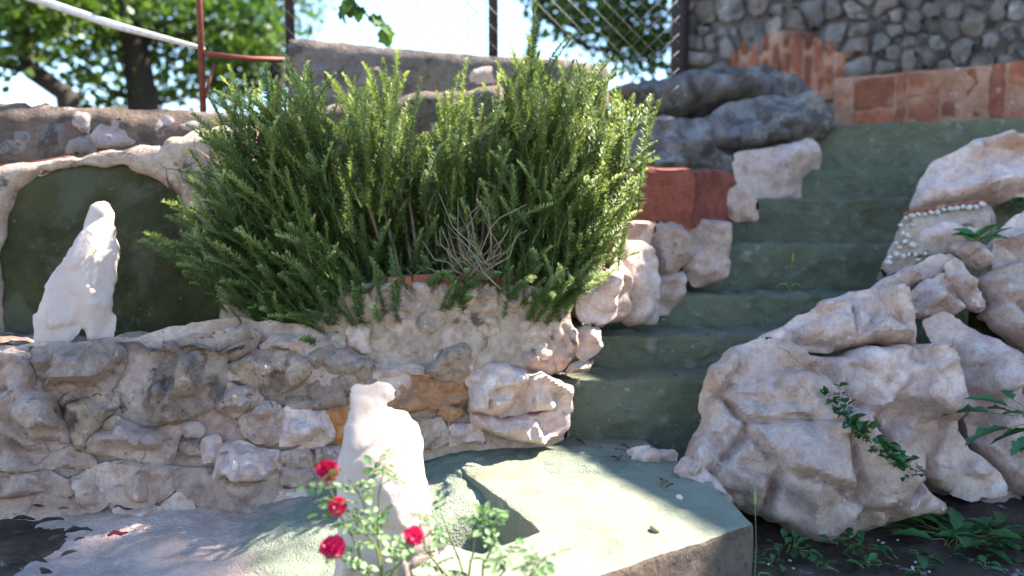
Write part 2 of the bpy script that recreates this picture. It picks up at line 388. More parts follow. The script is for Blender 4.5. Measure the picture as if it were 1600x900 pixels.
cs = sheet('dirt_patch', -1.62, -.98, 1.5, 2.4, .012, lambda P: lowfloor(P) - .012 + .035 * np.clip(1 - ((P[:, 0] + 1.46) / .30) ** 2 - ((P[:, 1] - 2.0) / .36) ** 2 + .3 * fbm(P, 5, 2, 9), -1, 1) + .004 * fbm(P, 25, 3, 2), SOIL); tag(cs, kind='structure')
ut = sheet('upper_terrace', -30, 30, 3.55, 60, 1.5, lambda P: .55 + .0 * P[:, 0] + .05 * fbm(P, .5), SOIL); tag(ut, kind='structure')

def zp(pts, z=0): return [tuple(atZ(x, y, z)[:2]) for x, y in pts]
slab = prism('landing', zp([(719, 731), (738, 690), (890, 672), (1010, 690), (1100, 742), (1178, 818), (930, 902), (760, 985), (668, 985), (640, 890), (700, 850), (756, 862), (845, 828), (778, 775)]), -.34, 0, SLAB, bev=.010, seg=.03, amp=.005, sc=16)
slab.data.materials.append(CAP)
for f in slab.data.polygons:
    if f.normal.dot(Vector((.59, -.8, 0))) > .75: f.material_index = 1
tag(slab, kind='structure')
# coarse render on the landing's bare edge
# ------------------------------------------------------------------ staircase
st = thing('staircase', (.5, 2.7, 0), 'green painted concrete staircase climbing between the rocks', 'staircase')
rows = [(-.02, 2.70, .205, 0), (.16, 2.94, .315, 0), (.42, 3.22, .44, 0), (.72, 3.52, .632, 2), (.86, 3.84, .835, 7), (1.12, 4.10, .985, 13), (1.36, 4.34, 1.225, 20)]
zprev = -.05
for i, (xl, D, z, ang) in enumerate(rows):
    a = R(-ang); u = np.array([math.cos(a), math.sin(a)]); v = np.array([-u[1], u[0]]); o0 = np.array([xl, D]) - u * .12
    L = 1.5 if i < 4 else 2.2; dep = .62 if i < 6 else 1.5
    prism('step', [o0, o0 + u * L, o0 + u * L + v * dep, o0 + v * dep], zprev - .03, z, GREEN, st, bev=.014, seg=.025, amp=.016, sc=14)
    zprev = z
# terracotta brick edging across the top
A = atY(1300, 206, 4.62); B = atY(1640, 177, 4.05)
be = thing('brick_edging', tuple(A), 'low terracotta brick edging across the top of the green stairs', 'edging')
ux = np.array([B[0] - A[0], B[1] - A[1]]); LB = np.linalg.norm(ux); ux /= LB; vx = np.array([-ux[1], ux[0]])
x = 0; k = 0
while x < LB:
    wd = random.choice([.06, .085, .11, .16, .21]); p0 = np.array(A[:2]) + ux * x + vx * random.uniform(0, .012); t = x / LB
    zt = 1.235 + .275 + .03 * t + random.uniform(-.004, .004)
    zt = 1.235 + .275 + .03 * t; cuts = [1.19, zt] if random.random() < .5 else [1.19, 1.235 + random.uniform(.08, .2), zt]
    for zl, zh in zip(cuts, cuts[1:]):
        prism('brick', [p0, p0 + ux * (wd - .013), p0 + ux * (wd - .013) + vx * .16, p0 + vx * .16], zl + .006, zh - .005, BRICK, be, bev=.012, seg=.03, amp=.014, sc=16)
    x += wd
p0 = np.array(A[:2]) + vx * .009
prism('mortar', [p0, p0 + ux * LB, p0 + ux * LB + vx * .13, p0 + vx * .13], 1.18, 1.525, BRICKM, be, bev=.012, seg=.05, amp=.008)

# ------------------------------------------------------------------ lower retaining wall
Z6 = lambda pts: [(x / 2.5, 470 + y / 2.5) for x, y in pts]
LW = Plane((-.6, 2.45, .1), (.2, -1, .16))
wall = thing('retaining_wall', (-.6, 2.5, -.15), 'low retaining wall of rough pink limestone under the ledge', 'wall')
core_px = [(-90, 545), (60, 540), (200, 530), (330, 498), (480, 505), (560, 560), (640, 572), (735, 560), (880, 590), (893, 700), (660, 712), (560, 850), (-120, 900)]
lwc = Plane(LW.O + LW.W * -.03, LW.W)
stone('mortar', lwc, core_px, WALLST, wall, step=.016, T=.02, Tb=.30, r=.03, facets=0, rough=1.6, seed=3, chip=1.2, fine=1.6)
D_, W_, P_, O_ = DARKST, WALLST, PALE, ORANGE
LS = [(W_, .13, [(-120, 215), (60, 212), (130, 240), (190, 350), (270, 510), (280, 580), (200, 640), (100, 650), (-130, 640)]),
 (D_, .11, [(130, 190), (250, 170), (430, 160), (480, 200), (470, 260), (440, 330), (330, 380), (250, 400), (195, 350), (150, 260)]),
 (D_, .07, [(250, 405), (400, 370), (450, 375), (450, 420), (400, 480), (350, 590), (285, 560), (270, 500)]),
 (D_, .12, [(645, 180), (760, 140), (830, 170), (880, 240), (880, 310), (850, 390), (760, 440), (690, 470), (600, 450), (572, 400), (620, 290)]),
 (D_, .06, [(835, 125), (960, 95), (1010, 130), (990, 190), (900, 240), (870, 230)]),
 (D_, .07, [(900, 255), (1000, 200), (1100, 190), (1210, 230), (1230, 270), (1150, 330), (1060, 360), (950, 310)]),
 (D_, .07, [(1130, 380), (1240, 290), (1390, 240), (1480, 300), (1440, 380), (1330, 410), (1200, 430), (1140, 420)]),
 (W_, .07, [(850, 400), (900, 330), (970, 330), (1030, 370), (1000, 420), (930, 460), (860, 440)]),
 (W_, .08, [(940, 460), (1030, 390), (1090, 400), (1108, 430), (1090, 540), (1060, 555), (960, 530)]),
 (P_, .08, [(1105, 442), (1130, 425), (1260, 430), (1310, 500), (1290, 550), (1220, 568), (1100, 558)]),
 (O_, .05, [(1272, 430), (1360, 410), (1372, 470), (1335, 560), (1315, 540), (1303, 480)]),
 (W_, .09, [(355, 590), (400, 490), (460, 460), (560, 500), (690, 490), (680, 560), (660, 628), (600, 642), (500, 615), (400, 598)]),
 (W_, .04, [(692, 482), (780, 470), (805, 500), (790, 530), (720, 532)]),
 (D_, .035, [(700, 545), (780, 545), (775, 600), (720, 610)]), (P_, .03, [(790, 540), (860, 520), (870, 550), (850, 640), (790, 630)]),
 (W_, .08, [(375, 652), (500, 627), (640, 648), (680, 655), (670, 740), (600, 790), (520, 808), (420, 780), (385, 720)]),
 (P_, .12, [(850, 655), (872, 562), (940, 552), (1080, 592), (1094, 640), (1085, 690), (960, 700), (850, 690)]),
 (W_, .10, [(690, 662), (845, 660), (960, 705), (1090, 695), (1088, 730), (1070, 820), (980, 840), (870, 830), (760, 780), (692, 730)]),
 (W_, .05, [(1096, 592), (1190, 572), (1228, 600), (1228, 640), (1150, 648), (1102, 640)]),
 (W_, .06, [(1104, 655), (1320, 652), (1390, 700), (1320, 742), (1102, 722)]),
 (P_, .07, [(1082, 732), (1320, 748), (1390, 790), (1180, 842), (1077, 835)]),
 (W_, .06, [(1235, 572), (1330, 570), (1390, 620), (1320, 645), (1240, 640)]),
 (W_, .05, [(285, 585), (350, 602), (370, 640), (300, 660), (205, 652)]),
 (W_, .08, [(-100, 655), (60, 657), (180, 662), (260, 700), (268, 770), (150, 745), (90, 760), (-90, 780)]),
 (W_, .05, [(275, 690), (370, 660), (380, 730), (420, 790), (370, 830), (300, 780)]),
 (P_, .05, [(430, 790), (520, 815), (620, 795), (690, 745), (760, 790), (700, 850), (480, 850)]),
 (W_, .05, [(880, 250), (960, 310), (1050, 362), (1110, 395), (1035, 372), (970, 325), (890, 320)]),
 (W_, .05, [(1000, 190), (1090, 130), (1200, 150), (1215, 225), (1100, 186)])]
LS = [(m, T, Z6(p)) for m, T, p in LS]
LS += [(O_, .06, [(600, 595), (640, 588), (720, 600), (727, 625), (695, 634), (640, 643), (606, 630)]), (O_, .045, [(680, 641), (697, 632), (726, 640), (702, 661)]),
 (P_, .10, [(737, 575), (790, 570), (850, 588), (886, 602), (886, 640), (840, 640), (790, 650), (740, 640)]), (P_, .10, [(740, 645), (790, 654), (845, 645), (886, 646), (882, 670), (850, 690), (790, 686), (745, 664)]),
 (W_, .05, [(640, 655), (690, 655), (702, 690), (655, 705)]), (P_, .06, [(704, 663), (742, 662), (760, 690), (706, 695)]),
 (D_, .06, [(690, 552), (722, 536), (737, 550), (733, 592), (700, 598), (662, 582)]), (W_, .05, [(590, 575), (655, 570), (690, 592), (640, 587), (600, 592)]),
 (D_, .06, [(470, 560), (520, 540), (580, 568), (600, 590), (560, 600), (500, 580)])]
for i, (m, T, p) in enumerate(LS): stone('stone', LW, p, m, wall, step=.0085, T=T * 1.15, Tb=.12, facets=8, rough=.10, seed=100 + i, ridge=.05, fine=.7, grow=.12, chip=.78, chip2=.42, rr=.12, smooth=1, sharp=40, post=1, round_=0)
# ledge behind the wall's front, pale mortar and rock surface
def ledge(P): return .345 + .13 * np.clip((P[:, 0] + .95) / .5, 0, 1) + .045 * fbm(P, 5, 4) + .02 * worley(P, 7, 3)[0] + .008 * fbm(P, 28, 3, 4)
le = sheet('ledge', -2.1, -.78, 2.38, 2.98, .010, ledge, DARKST); tag(le, kind='structure')

# ------------------------------------------------------------------ rosemary planter of mortared stones
PW = Plane((-.1, 2.60, .4), (.08, -1, .10))
pl = thing('stone_planter', (-.15, 2.7, .2), 'mortared cream stone planter with terracotta rim holding the rosemary', 'planter')
pc = [(468, 520), (490, 480), (545, 448), (610, 436), (700, 440), (800, 444), (860, 455), (880, 520), (870, 590), (760, 580), (700, 600), (600, 595), (540, 582), (486, 575)]
stone('mortar', Plane(PW.O - PW.W * .022, PW.W), pc, MORTAR, pl, step=.011, T=.03, Tb=.5, r=.05, facets=0, rough=.8, seed=5, chip=.3)
seeds = np.array([(525, 540), (520, 500), (565, 475), (560, 530), (545, 565), (600, 460), (640, 470), (625, 505), (640, 560), (600, 530), (590, 580), (690, 460), (680, 500), (700, 530), (735, 460), (730, 500), (760, 470), (765, 510), (745, 545), (800, 465), (800, 505), (835, 470), (830, 510), (795, 550), (830, 550), (690, 575), (660, 450), (715, 455)], float)
cells = voronoi(seeds, [(484, 490), (560, 450), (612, 440), (845, 448), (862, 470), (865, 560), (790, 575), (690, 597), (490, 575)], 1.3)
for i, c in enumerate(cells): stone('stone', PW, c, random.choice([MORTAR, PALE, WALLST, MORTAR]), pl, step=.006, T=random.uniform(.018, .042), Tb=.08, facets=3, rough=.35, seed=300 + i, fine=1.1, grow=.04, rr=.10, chip=.6)
CS = Plane((.16, 2.68, .4), (.45, -1, .15))
for i, (m, T, p) in enumerate([(WALLST, .10, [(848, 472), (888, 450), (892, 510), (900, 560), (870, 588), (812, 582), (800, 560), (830, 520)]), (PALE, .12, [(890, 440), (930, 408), (968, 428), (965, 490), (940, 512), (905, 502)]), (PALE, .09, [(898, 510), (942, 514), (936, 545), (910, 572), (893, 545)]),
        (WALLST, .07, [(815, 470), (850, 462), (842, 500), (820, 530), (805, 515)]), (PALE, .06, [(870, 585), (905, 565), (935, 560), (915, 582)])]):
    stone('stone', CS, p, m, pl, step=.01, T=T, Tb=.14, facets=5, rough=.25, seed=340 + i, ridge=.1)
rim = atY(605, 436, 2.58); rim2 = atY(845, 448, 2.66)
for i in range(6):
    a = rim + (rim2 - rim) * i / 6; b = rim + (rim2 - rim) * (i + .96) / 6
    prism('rim_brick', [(a[0], a[1]), (b[0], b[1]), (b[0], b[1] + .06), (a[0], a[1] + .06)], .49, .555 + .004 * (i % 2), BRICK, pl, bev=.006, seg=.05, amp=.004, sc=15)
so = sheet('planter_soil', -.75, .22, 2.63, 3.1, .03, lambda P: .525 + .02 * fbm(P, 6), SOIL, None); so.parent = pl; so.location = Vector(so.location) - pl.location

# ------------------------------------------------------------------ niche wall, upper wall, plaster wall
NW = Plane((-1.3, 2.74, .6), (.14, -1, .03))
nw = thing('niche_wall', (-1.3, 2.8, .3), 'rendered wall with a dark green painted arched niche behind the upright stone', 'wall')
arch = [(8, 500), (-2, 400), (8, 345), (30, 300), (70, 272), (130, 257), (200, 260), (252, 282), (285, 318), (305, 370), (335, 440), (345, 505)]
outer = [(-120, 530), (-140, 262), (0, 264), (100, 248), (170, 236), (260, 221), (330, 200), (400, 198), (420, 330), (420, 530)]
V, Fc = blob(NW, outer + [(345, 540)] + arch[::-1] + [(8, 540)], .014, .03, .035, .12, facets=0, rough=.5, seed=9, round_=0, fine=1.5)
obj('render', V, Fc, MORTAR, nw)
V, Fc = blob(Plane(NW.O - NW.W * .02, NW.W), [(-30, 540), (-30, 300), (40, 279), (100, 256), (180, 248), (300, 262), (380, 300), (380, 540)], .012, .02, .02, .10, facets=0, rough=1.6, seed=10, round_=0, fine=1.5, chip=.7)
obj('niche_panel', V, Fc, NICHE, nw)
UW = Plane((-1.4, 3.05, 1.), (.1, -1, .05))
uw = thing('upper_wall', (-1.4, 3.1, .8), 'weathered boundary wall of stones under a brown cement cap beneath the trees', 'wall')
stone('cap', UW, [(-160, 160), (0, 163), (120, 168), (330, 175), (480, 178), (480, 260), (330, 300), (-160, 300)], CAP, uw, step=.016, T=.05, Tb=.25, r=.05, facets=0, rough=.7, seed=12, round_=0, fine=1.5)
for i, p in enumerate([[(58, 200), (100, 194), (106, 215), (98, 236), (60, 234)], [(108, 182), (120, 178), (138, 182), (140, 206), (112, 206)], [(145, 215), (165, 192), (190, 190), (215, 200), (235, 215), (225, 225), (160, 228)], [(238, 196), (262, 182), (272, 195), (268, 215), (240, 220)], [(0, 210), (50, 208), (52, 236), (0, 246)], [(25, 205), (52, 208), (48, 222), (28, 224)], [(110, 210), (142, 214), (150, 236), (100, 240)], [(275, 195), (310, 190), (320, 205), (280, 215)], [(210, 192), (240, 188), (236, 205), (216, 200)]]):
    stone('stone', Plane(UW.O + UW.W * .035, UW.W), p, [HOUSE, UPST, UPST, UPST, GREYST, GREYST, HOUSE, UPST, HOUSE][i], uw, step=.008, T=.022, Tb=.05, facets=4, rough=.2, seed=400 + i, chip=.3, rr=.12, grow=.22)
PB = Plane((-.2, 3.35, 1.3), (.05, -1, .03))
pb = thing('plaster_wall', (-.2, 3.5, .7), 'grey plastered garden wall standing behind the rosemary', 'wall')
stone('render', PB, [(452, 58), (520, 66), (640, 78), (770, 88), (880, 92), (950, 105), (960, 470), (440, 470)], PLASTER, pb, step=.018, T=.03, Tb=.2, r=.03, facets=0, rough=.5, seed=14, round_=0, fine=1., jit=.06, chip=.2)
stone('lower_ledge', Plane(PB.O + PB.W * .08, PB.W), [(470, 168), (560, 160), (640, 150), (780, 136), (800, 160), (900, 150), (945, 170), (945, 330), (460, 330)], CAP, pb, step=.018, T=.09, Tb=.1, r=.08, facets=3, rough=.5, seed=15, round_=0)
for i, p in enumerate([[(478, 95), (505, 82), (520, 110), (528, 140), (490, 150)], [(735, 110), (770, 100), (775, 132), (730, 136)], [(535, 105), (600, 100), (620, 130), (560, 140)]]):
    stone('stone', Plane(PB.O + PB.W * .02, PB.W), p, [GREYST, PALE, PLASTER][i], pb, step=.012, T=.03, Tb=.04, facets=3, rough=.3, seed=440 + i)

# ------------------------------------------------------------------ rocks left of the stairs
def rock(px, D, T, mat, label, seed, lean=.15, yaw=0., step=.016, name='boulder', Tb=None, group=None, **kw):
    c = np.mean(px, 0); O = atY(c[0], c[1], D); pln = Plane(O, (yaw, -1, lean))
    kw = dict(dict(facets=7, rough=.15, ridge=.10, fine=.8, chip=.6), **kw)
    o = stone(name, pln, px, mat, None, step=step, T=T, Tb=Tb or T, seed=seed, **kw); return tag(o, label, 'rock', group)
sw = thing('stair_side_wall', tuple(atY(1010, 500, 3.1)), 'pale stone side wall under the red block beside the stairs', 'wall')
for i, (D, m, T, p) in enumerate([(2.98, PALE, .12, [(932, 420), (965, 402), (986, 440), (975, 505), (925, 512), (905, 470)]), (3.08, PALE, .12, [(965, 372), (1010, 375), (1030, 430), (1032, 505), (975, 512), (962, 450)]), (3.25, WALLST, .10, [(1010, 352), (1060, 342), (1078, 385), (1055, 440), (1022, 430)]), (3.35, PALE, .12, [(1060, 378), (1085, 345), (1130, 342), (1138, 395), (1130, 442), (1075, 448)]), (3.22, PALE, .10, [(1022, 430), (1072, 425), (1066, 470), (1036, 505), (1020, 480)]), (3.12, WALLST, .10, [(930, 350), (985, 340), (1030, 350), (1010, 390), (960, 400)])]):
    c = np.mean(p, 0); stone('stone', Plane(atY(c[0], c[1], D), (.35, -1, .1)), p, m, sw, step=.013, T=T, Tb=.22, facets=5, rough=.25, seed=500 + i, ridge=.1)
rb = thing('red_block_planter', tuple(atY(1060, 365, 3.35)), 'dull red painted planter block beside the green stairs', 'planter')
a = atY(962, 365, 3.32); b = atY(1085, 365, 3.25); c = atY(1150, 350, 3.6)
prism('block', [a[:2], b[:2], b[:2] + [.03, .35], a[:2] + [0, .4]], .66, .955, REDP, rb, bev=.03, seg=.03, amp=.03, sc=6)
prism('block', [b[:2] + [.0, .02], c[:2], c[:2] + [-.1, .35], b[:2] + [.02, .36]], .70, .945, REDP, rb, bev=.03, seg=.03, amp=.03, sc=6)
rock([(1125, 300), (1160, 285), (1190, 320), (1185, 345), (1140, 348)], 3.55, .09, WALLST, 'small tan rock wedged between the red block and the steps', 530)
rock([(930, 150), (985, 128), (1060, 116), (1140, 108), (1200, 100), (1250, 118), (1275, 160), (1240, 190), (1130, 170), (1040, 200), (990, 190)], 4.6, .3, GREYST, 'long grey weathered rock crowning the bank below the stone house', 531, step=.022)
rock([(1090, 200), (1130, 165), (1200, 150), (1270, 150), (1310, 190), (1300, 215), (1240, 240), (1150, 235), (1100, 235)], 4.3, .26, GREYST, 'dark pitted rock left of the upper steps', 532, step=.02)
rock([(925, 185), (1040, 180), (1110, 190), (1120, 235), (1140, 262), (1080, 268), (925, 300)], 4.1, .22, GREYST, 'grey lichened rock rising behind the red block', 533, step=.02)
rock([(1140, 240), (1200, 232), (1280, 215), (1284, 270), (1258, 276), (1255, 315), (1190, 322), (1150, 290)], 4.05, .14, PALE, 'whitish rendered rock against the side of the upper steps', 534, step=.018, facets=3)
rock([(1255, 185), (1300, 180), (1315, 210), (1290, 235), (1265, 225)], 4.35, .12, PALE, 'small pale rock at the left end of the brick edging', 535, step=.018)

# ------------------------------------------------------------------ boulders right of the stairs
bank = sheet('bank', .75, 4.6, 2.15, 5.2, .05, lambda P: np.minimum(-.25 + .62 * np.clip(P[:, 1] - 2.45, 0, 9) * np.clip((P[:, 0] - .85 - 1.0 * (P[:, 1] - 2.5)) * 2, 0, 1), 1.1) + .06 * fbm(P, 4, 4) + .05 * worley(P, 4, 2)[0], PALE); tag(bank, kind='structure')
BO = [([(1052, 742), (1075, 700), (1093, 655), (1097, 600), (1112, 568), (1150, 538), (1200, 525), (1250, 540), (1290, 590), (1325, 640), (1352, 690), (1400, 718), (1430, 748), (1478, 785), (1482, 803), (1440, 803), (1390, 818), (1340, 832), (1290, 858), (1250, 842), (1180, 802), (1110, 785)], 2.42, .30, .30, 'broad smooth pale boulder rising from the soil beside the landing', .014),
 ([(1205, 560), (1262, 552), (1300, 556), (1340, 540), (1430, 535), (1470, 560), (1492, 620), (1502, 690), (1560, 735), (1580, 778), (1500, 782), (1430, 745), (1345, 690), (1300, 640), (1240, 600)], 2.62, .24, .25, 'pale boulder draped behind the broad one with a green crevice', .014),
 ([(1150, 545), (1210, 515), (1290, 470), (1350, 450), (1395, 450), (1412, 480), (1432, 522), (1436, 540), (1335, 538), (1300, 553), (1262, 548), (1200, 570)], 2.68, .24, .35, 'flat topped pale boulder overhanging a dark slot', .014),
 ([(1436, 500), (1480, 485), (1530, 520), (1600, 555), (1680, 600), (1680, 780), (1570, 775), (1520, 700), (1495, 620), (1470, 560)], 2.72, .28, .25, 'fluted pale boulder running down to the weeds with brown base', .014),
 ([(1355, 455), (1375, 438), (1410, 420), (1480, 392), (1494, 404), (1470, 428), (1420, 450), (1395, 462)], 2.95, .12, .3, 'narrow slanting pale rock below the pebbled ledge', .012),
 ([(1400, 470), (1440, 440), (1475, 425), (1500, 440), (1510, 480), (1480, 500), (1430, 500)], 2.86, .14, .2, 'cracked tan rock tucked under the slanting rock', .012),
 ([(1470, 412), (1495, 402), (1512, 420), (1530, 455), (1542, 480), (1528, 492), (1505, 482), (1490, 450)], 2.84, .14, .2, 'curved pale rock with small holes beside the tan rock', .012),
 ([(1482, 384), (1502, 375), (1533, 376), (1548, 412), (1524, 430), (1508, 412)], 2.95, .12, .3, 'small squarish pale rock in front of the leafy plant', .012),
 ([(1545, 405), (1560, 358), (1600, 328), (1680, 300), (1680, 430), (1560, 430)], 3.0, .24, .3, 'upper pale boulder behind the leafy plant', .014),
 ([(1512, 440), (1560, 415), (1680, 400), (1680, 590), (1600, 545), (1545, 515), (1530, 490), (1545, 478)], 2.85, .24, .3, 'large plain pale boulder below the leafy plant', .014),
 ([(1420, 332), (1432, 290), (1452, 255), (1500, 232), (1540, 211), (1580, 212), (1680, 225), (1680, 305), (1545, 312), (1470, 326)], 3.35, .26, .3, 'topmost pale boulder with a round hole beside the upper steps', .016),
 ([(978, 705), (1000, 694), (1060, 706), (1056, 735), (1030, 740), (990, 722)], 2.46, .05, .4, 'small flat pale rock at the foot of the lowest step', .008),
 ([(1048, 735), (1068, 712), (1095, 722), (1125, 752), (1150, 790), (1110, 778), (1075, 755)], 2.28, .06, .4, 'low pale rock lying along the landing edge', .009)]
for i, (p, D, T, lean, lab, stp) in enumerate(BO): rock(p, D, T, PALE, lab, 600 + i, lean=lean, yaw=-.12, step=stp * .72, ridge=.20, facets=10, rough=.12, smooth=1, rr=.28, chip=.66, chip2=.3, fine=.5, sharp=48, post=1)
# pebbled ledge with terracotta tiles
pt = thing('pebbled_ledge', tuple(atY(1440, 420, 3.15)), 'little cement ledge edged with white pebbles among the pale boulders', 'ledge')
PT = Plane(atY(1460, 370, 3.12), (-.1, -1, .75))
stone('cement', PT, [(1365, 440), (1385, 400), (1412, 335), (1480, 325), (1545, 318), (1560, 360), (1500, 385), (1440, 410)], MORTAR, pt, step=.014, T=.04, Tb=.18, facets=2, rough=.4, seed=650)
stone('slab', PT, [(1425, 360), (1475, 352), (1540, 342), (1535, 372), (1480, 385), (1428, 392)], PALE, pt, step=.012, T=.065, Tb=.03, r=.02, facets=1, rough=.2, seed=651)
stone('tile', Plane(PT.O + PT.W * .03, PT.W), [(1410, 338), (1475, 326), (1545, 317), (1545, 311), (1475, 320), (1412, 331)], BRICK, pt, step=.006, T=.02, Tb=.02, r=.01, facets=0, rough=.2, seed=652)
bm = bmesh.new(); bmesh.ops.create_icosphere(bm, subdivisions=2, radius=1); pv = np.array([v.co[:] for v in bm.verts]); pf = [[v.index for v in f.verts] for f in bm.faces]; bm.free()
pebm = [mesh('pebble', pv * (1 + .15 * fbm(pv + k * 7, 1.3, 2)[:, None]) * [.013, .009, .009], pf, PEB) for k in range(4)]
def pebble(px, py, s, pln, parent):
    o = add('pebble', random.choice(pebm), parent); p = pln.hit(px, py); o.location = p - np.array(parent.location); o.scale = (s,) * 3; o.rotation_euler = (random.uniform(-.6, .6), random.uniform(-.6, .6), random.uniform(0, 6))
PTP = Plane(PT.O + PT.W * .045, PT.W)
for k in range(13): pebble(1415 + k * 10, 339 - k * 1.6 + random.uniform(-2, 2), random.uniform(.8, 1.3), PTP, pt)
for x, y in [(1407, 352), (1410, 364), (1414, 377), (1405, 387), (1400, 397), (1390, 402), (1411, 400), (1420, 398), (1426, 352), (1427, 383), (1435, 406), (1388, 410), (1400, 380), (1418, 368), (1446, 396), (1430, 398)]: pebble(x, y, random.uniform(.7, 1.4), PTP, pt)

# ------------------------------------------------------------------ upright white stones shaped like seated dogs
def statue(px, D, T, label, seed, yaw, lean=.3, facets=4):
    c = np.mean(px, 0); pln = Plane(atY(c[0], c[1], D), (yaw, -1, lean))
    return tag(stone('standing_stone', pln, px, WHITE, None, step=.0055, T=T, Tb=T * 1.0, r=.075, facets=facets, rough=.2, seed=seed, ridge=.05, smooth=4, fine=.3, chip=.16, chip2=.12, planes=((1, .15, .6, .72), (-1, -.25, 1.25, .62)), sharp=80), label, 'sculpture')
statue([(50, 492), (60, 486), (64, 462), (80, 430), (105, 395), (122, 368), (135, 345), (136, 328), (148, 318), (166, 314), (177, 326), (179, 360), (187, 392), (184, 430), (174, 472), (182, 505), (180, 532), (138, 534), (128, 511), (118, 530), (98, 542), (54, 538)], 2.46, .085, 'slim white upright stone on the ledge before the green niche', 701, .45, .16)
statue([(548, 606), (556, 599), (572, 603), (588, 598), (610, 599), (618, 612), (616, 626), (600, 632), (605, 638), (632, 640), (655, 672), (659, 690), (656, 715), (664, 760), (666, 800), (680, 850), (700, 960), (520, 960), (526, 850), (528, 780), (526, 740), (535, 690), (545, 650)], 1.84, .105, 'stout white upright stone on the path behind the red roses', 702, .62, .26)

# ------------------------------------------------------------------ rosemary
def needles(rg, L, n, bend, wid=.0040, nl=.025):
    V = []; Fc = []; Y = []; pts = []
    for i in range(9): t = i / 8; pts.append(np.array([bend[0] * t * t, bend[1] * t * t, 1.0 * L * t]))
    sv, sf = tube(pts, [.0028 * (1 - .7 * i / 8) for i in range(9)], 4); V += list(sv); Fc += sf; Y += [.25] * len(sv)
    for k in range(n):
        t = (k + rg.random()) / n; t = .04 + .96 * t
        p = np.array([bend[0] * t * t, bend[1] * t * t, L * t]); a = rg.uniform(0, 6.283); ln = nl * (1.05 - .55 * t ** 6) * rg.uniform(.7, 1.15)
        e = rg.uniform(.1, .8) + .6 * t ** 4; d = np.array([math.cos(a), math.sin(a), e]); d /= np.linalg.norm(d); s = np.cross(d, [0, 0, 1]); s = s / np.linalg.norm(s) * wid / 2
        k0 = len(V); m = p + d * ln * .5 + np.array([0, 0, .001]); V += [p - s * .5, p + s * .5, m - s, m + s, p + d * ln]
        Fc += [(k0, k0 + 1, k0 + 3, k0 + 2), (k0 + 2, k0 + 3, k0 + 4)]
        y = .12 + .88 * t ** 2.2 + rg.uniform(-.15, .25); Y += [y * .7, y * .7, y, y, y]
    return np.array(V), Fc, np.clip(Y, 0, 1)
def ymesh(name, V, Fc, Y, mat):
    m = mesh(name, V, Fc, mat, False); at = m.attributes.new('young', 'FLOAT', 'POINT'); at.data.foreach_set('value', list(Y)); return m
rg = np.random.default_rng(3)
SPR = []
for k in range(14):
    L = [.20, .24, .28, .32, .36][k % 5]; SPR.append((L, *needles(rg, L, int(L * 1050), rg.uniform(-.11, .11, 2))))
SPM = [ymesh('sprig', V, Fc, Y, ROSEM) for L, V, Fc, Y in SPR]
def inpoly(x, y, p): return sdist(np.array([[x, y]]), np.array(p, float))[0][0] > 0
def rosemary(name, poly, basex, label, n, ninner, seed, lean):
    rg = np.random.default_rng(seed); p = np.array(poly, float); lo, hi = p.min(0), p.max(0)
    root = thing('rosemary_bush', tuple(atY(np.mean(basex), 440, 2.8)), label, 'bush', 'rosemary bushes in the stone planter')
    rl = np.array(root.location); parts = []; YY = []
    cnt = 0; tries = 0
    while cnt < n + ninner and tries < 9000:
        tries += 1
        x = rg.uniform(lo[0], hi[0]); y = lo[1] + (hi[1] - lo[1]) * rg.random() ** .95
        if not inpoly(x, y, poly): continue
        inner = cnt >= n
        if cnt < 45 and y < lo[1] + .45 * (hi[1] - lo[1]): y -= rg.uniform(10, 60)
        D = rg.uniform(2.66, 3.05) if inner else rg.uniform(2.52, 2.95)
        if y > 400: D = rg.uniform(2.46, 2.7)
        if x < 500: D = min(D, rg.uniform(2.42, 2.66))
        tip = atY(x, y, D)
        b = atY(basex[0] + (basex[1] - basex[0]) * np.clip((x - lo[0]) / (hi[0] - lo[0]) + rg.uniform(-.15, .15), 0, 1), 450, 2.75)
        d = tip - b; d = d / (np.linalg.norm(d) + 1e-6); d = d * .75 + np.array([lean(x), -.05, .8]); d[0] += rg.normal(0, .24); d[1] += rg.normal(-.05, .22); d /= np.linalg.norm(d)
        k = rg.integers(len(SPM)); L = SPR[k][0]; s = rg.uniform(.75, 1.2)
        if y > 400: s *= .75
        q = Vector(d).to_track_quat('Z', 'Y') @ Matrix.Rotation(rg.uniform(0, 6.28), 3, 'Z').to_quaternion()
        loc = tip - d * L * s
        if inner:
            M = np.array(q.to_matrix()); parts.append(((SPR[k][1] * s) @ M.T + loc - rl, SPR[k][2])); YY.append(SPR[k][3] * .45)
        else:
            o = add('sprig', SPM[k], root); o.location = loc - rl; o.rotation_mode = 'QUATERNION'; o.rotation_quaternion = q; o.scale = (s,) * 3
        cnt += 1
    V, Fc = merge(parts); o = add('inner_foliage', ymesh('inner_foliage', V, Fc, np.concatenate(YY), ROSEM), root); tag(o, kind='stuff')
    st_ = []
    for k in range(16):
        x = rg.uniform(*basex); b = atY(x, 455, rg.uniform(2.68, 2.85)); x2 = lo[0] + (hi[0] - lo[0]) * ((x - basex[0]) / (basex[1] - basex[0]) * .8 + .1); t = atY(x2, rg.uniform(210, 330), rg.uniform(2.65, 2.9)); m = (b + t) / 2 + [0, -.02, .05]
        v, f = tube([b, (b + m) / 2, m, (m + t) / 2 + [0, 0, .02], t], [.008, .007, .006, .004, .002], 5); o = obj('stem', v, f, TWIG, root)
    return root
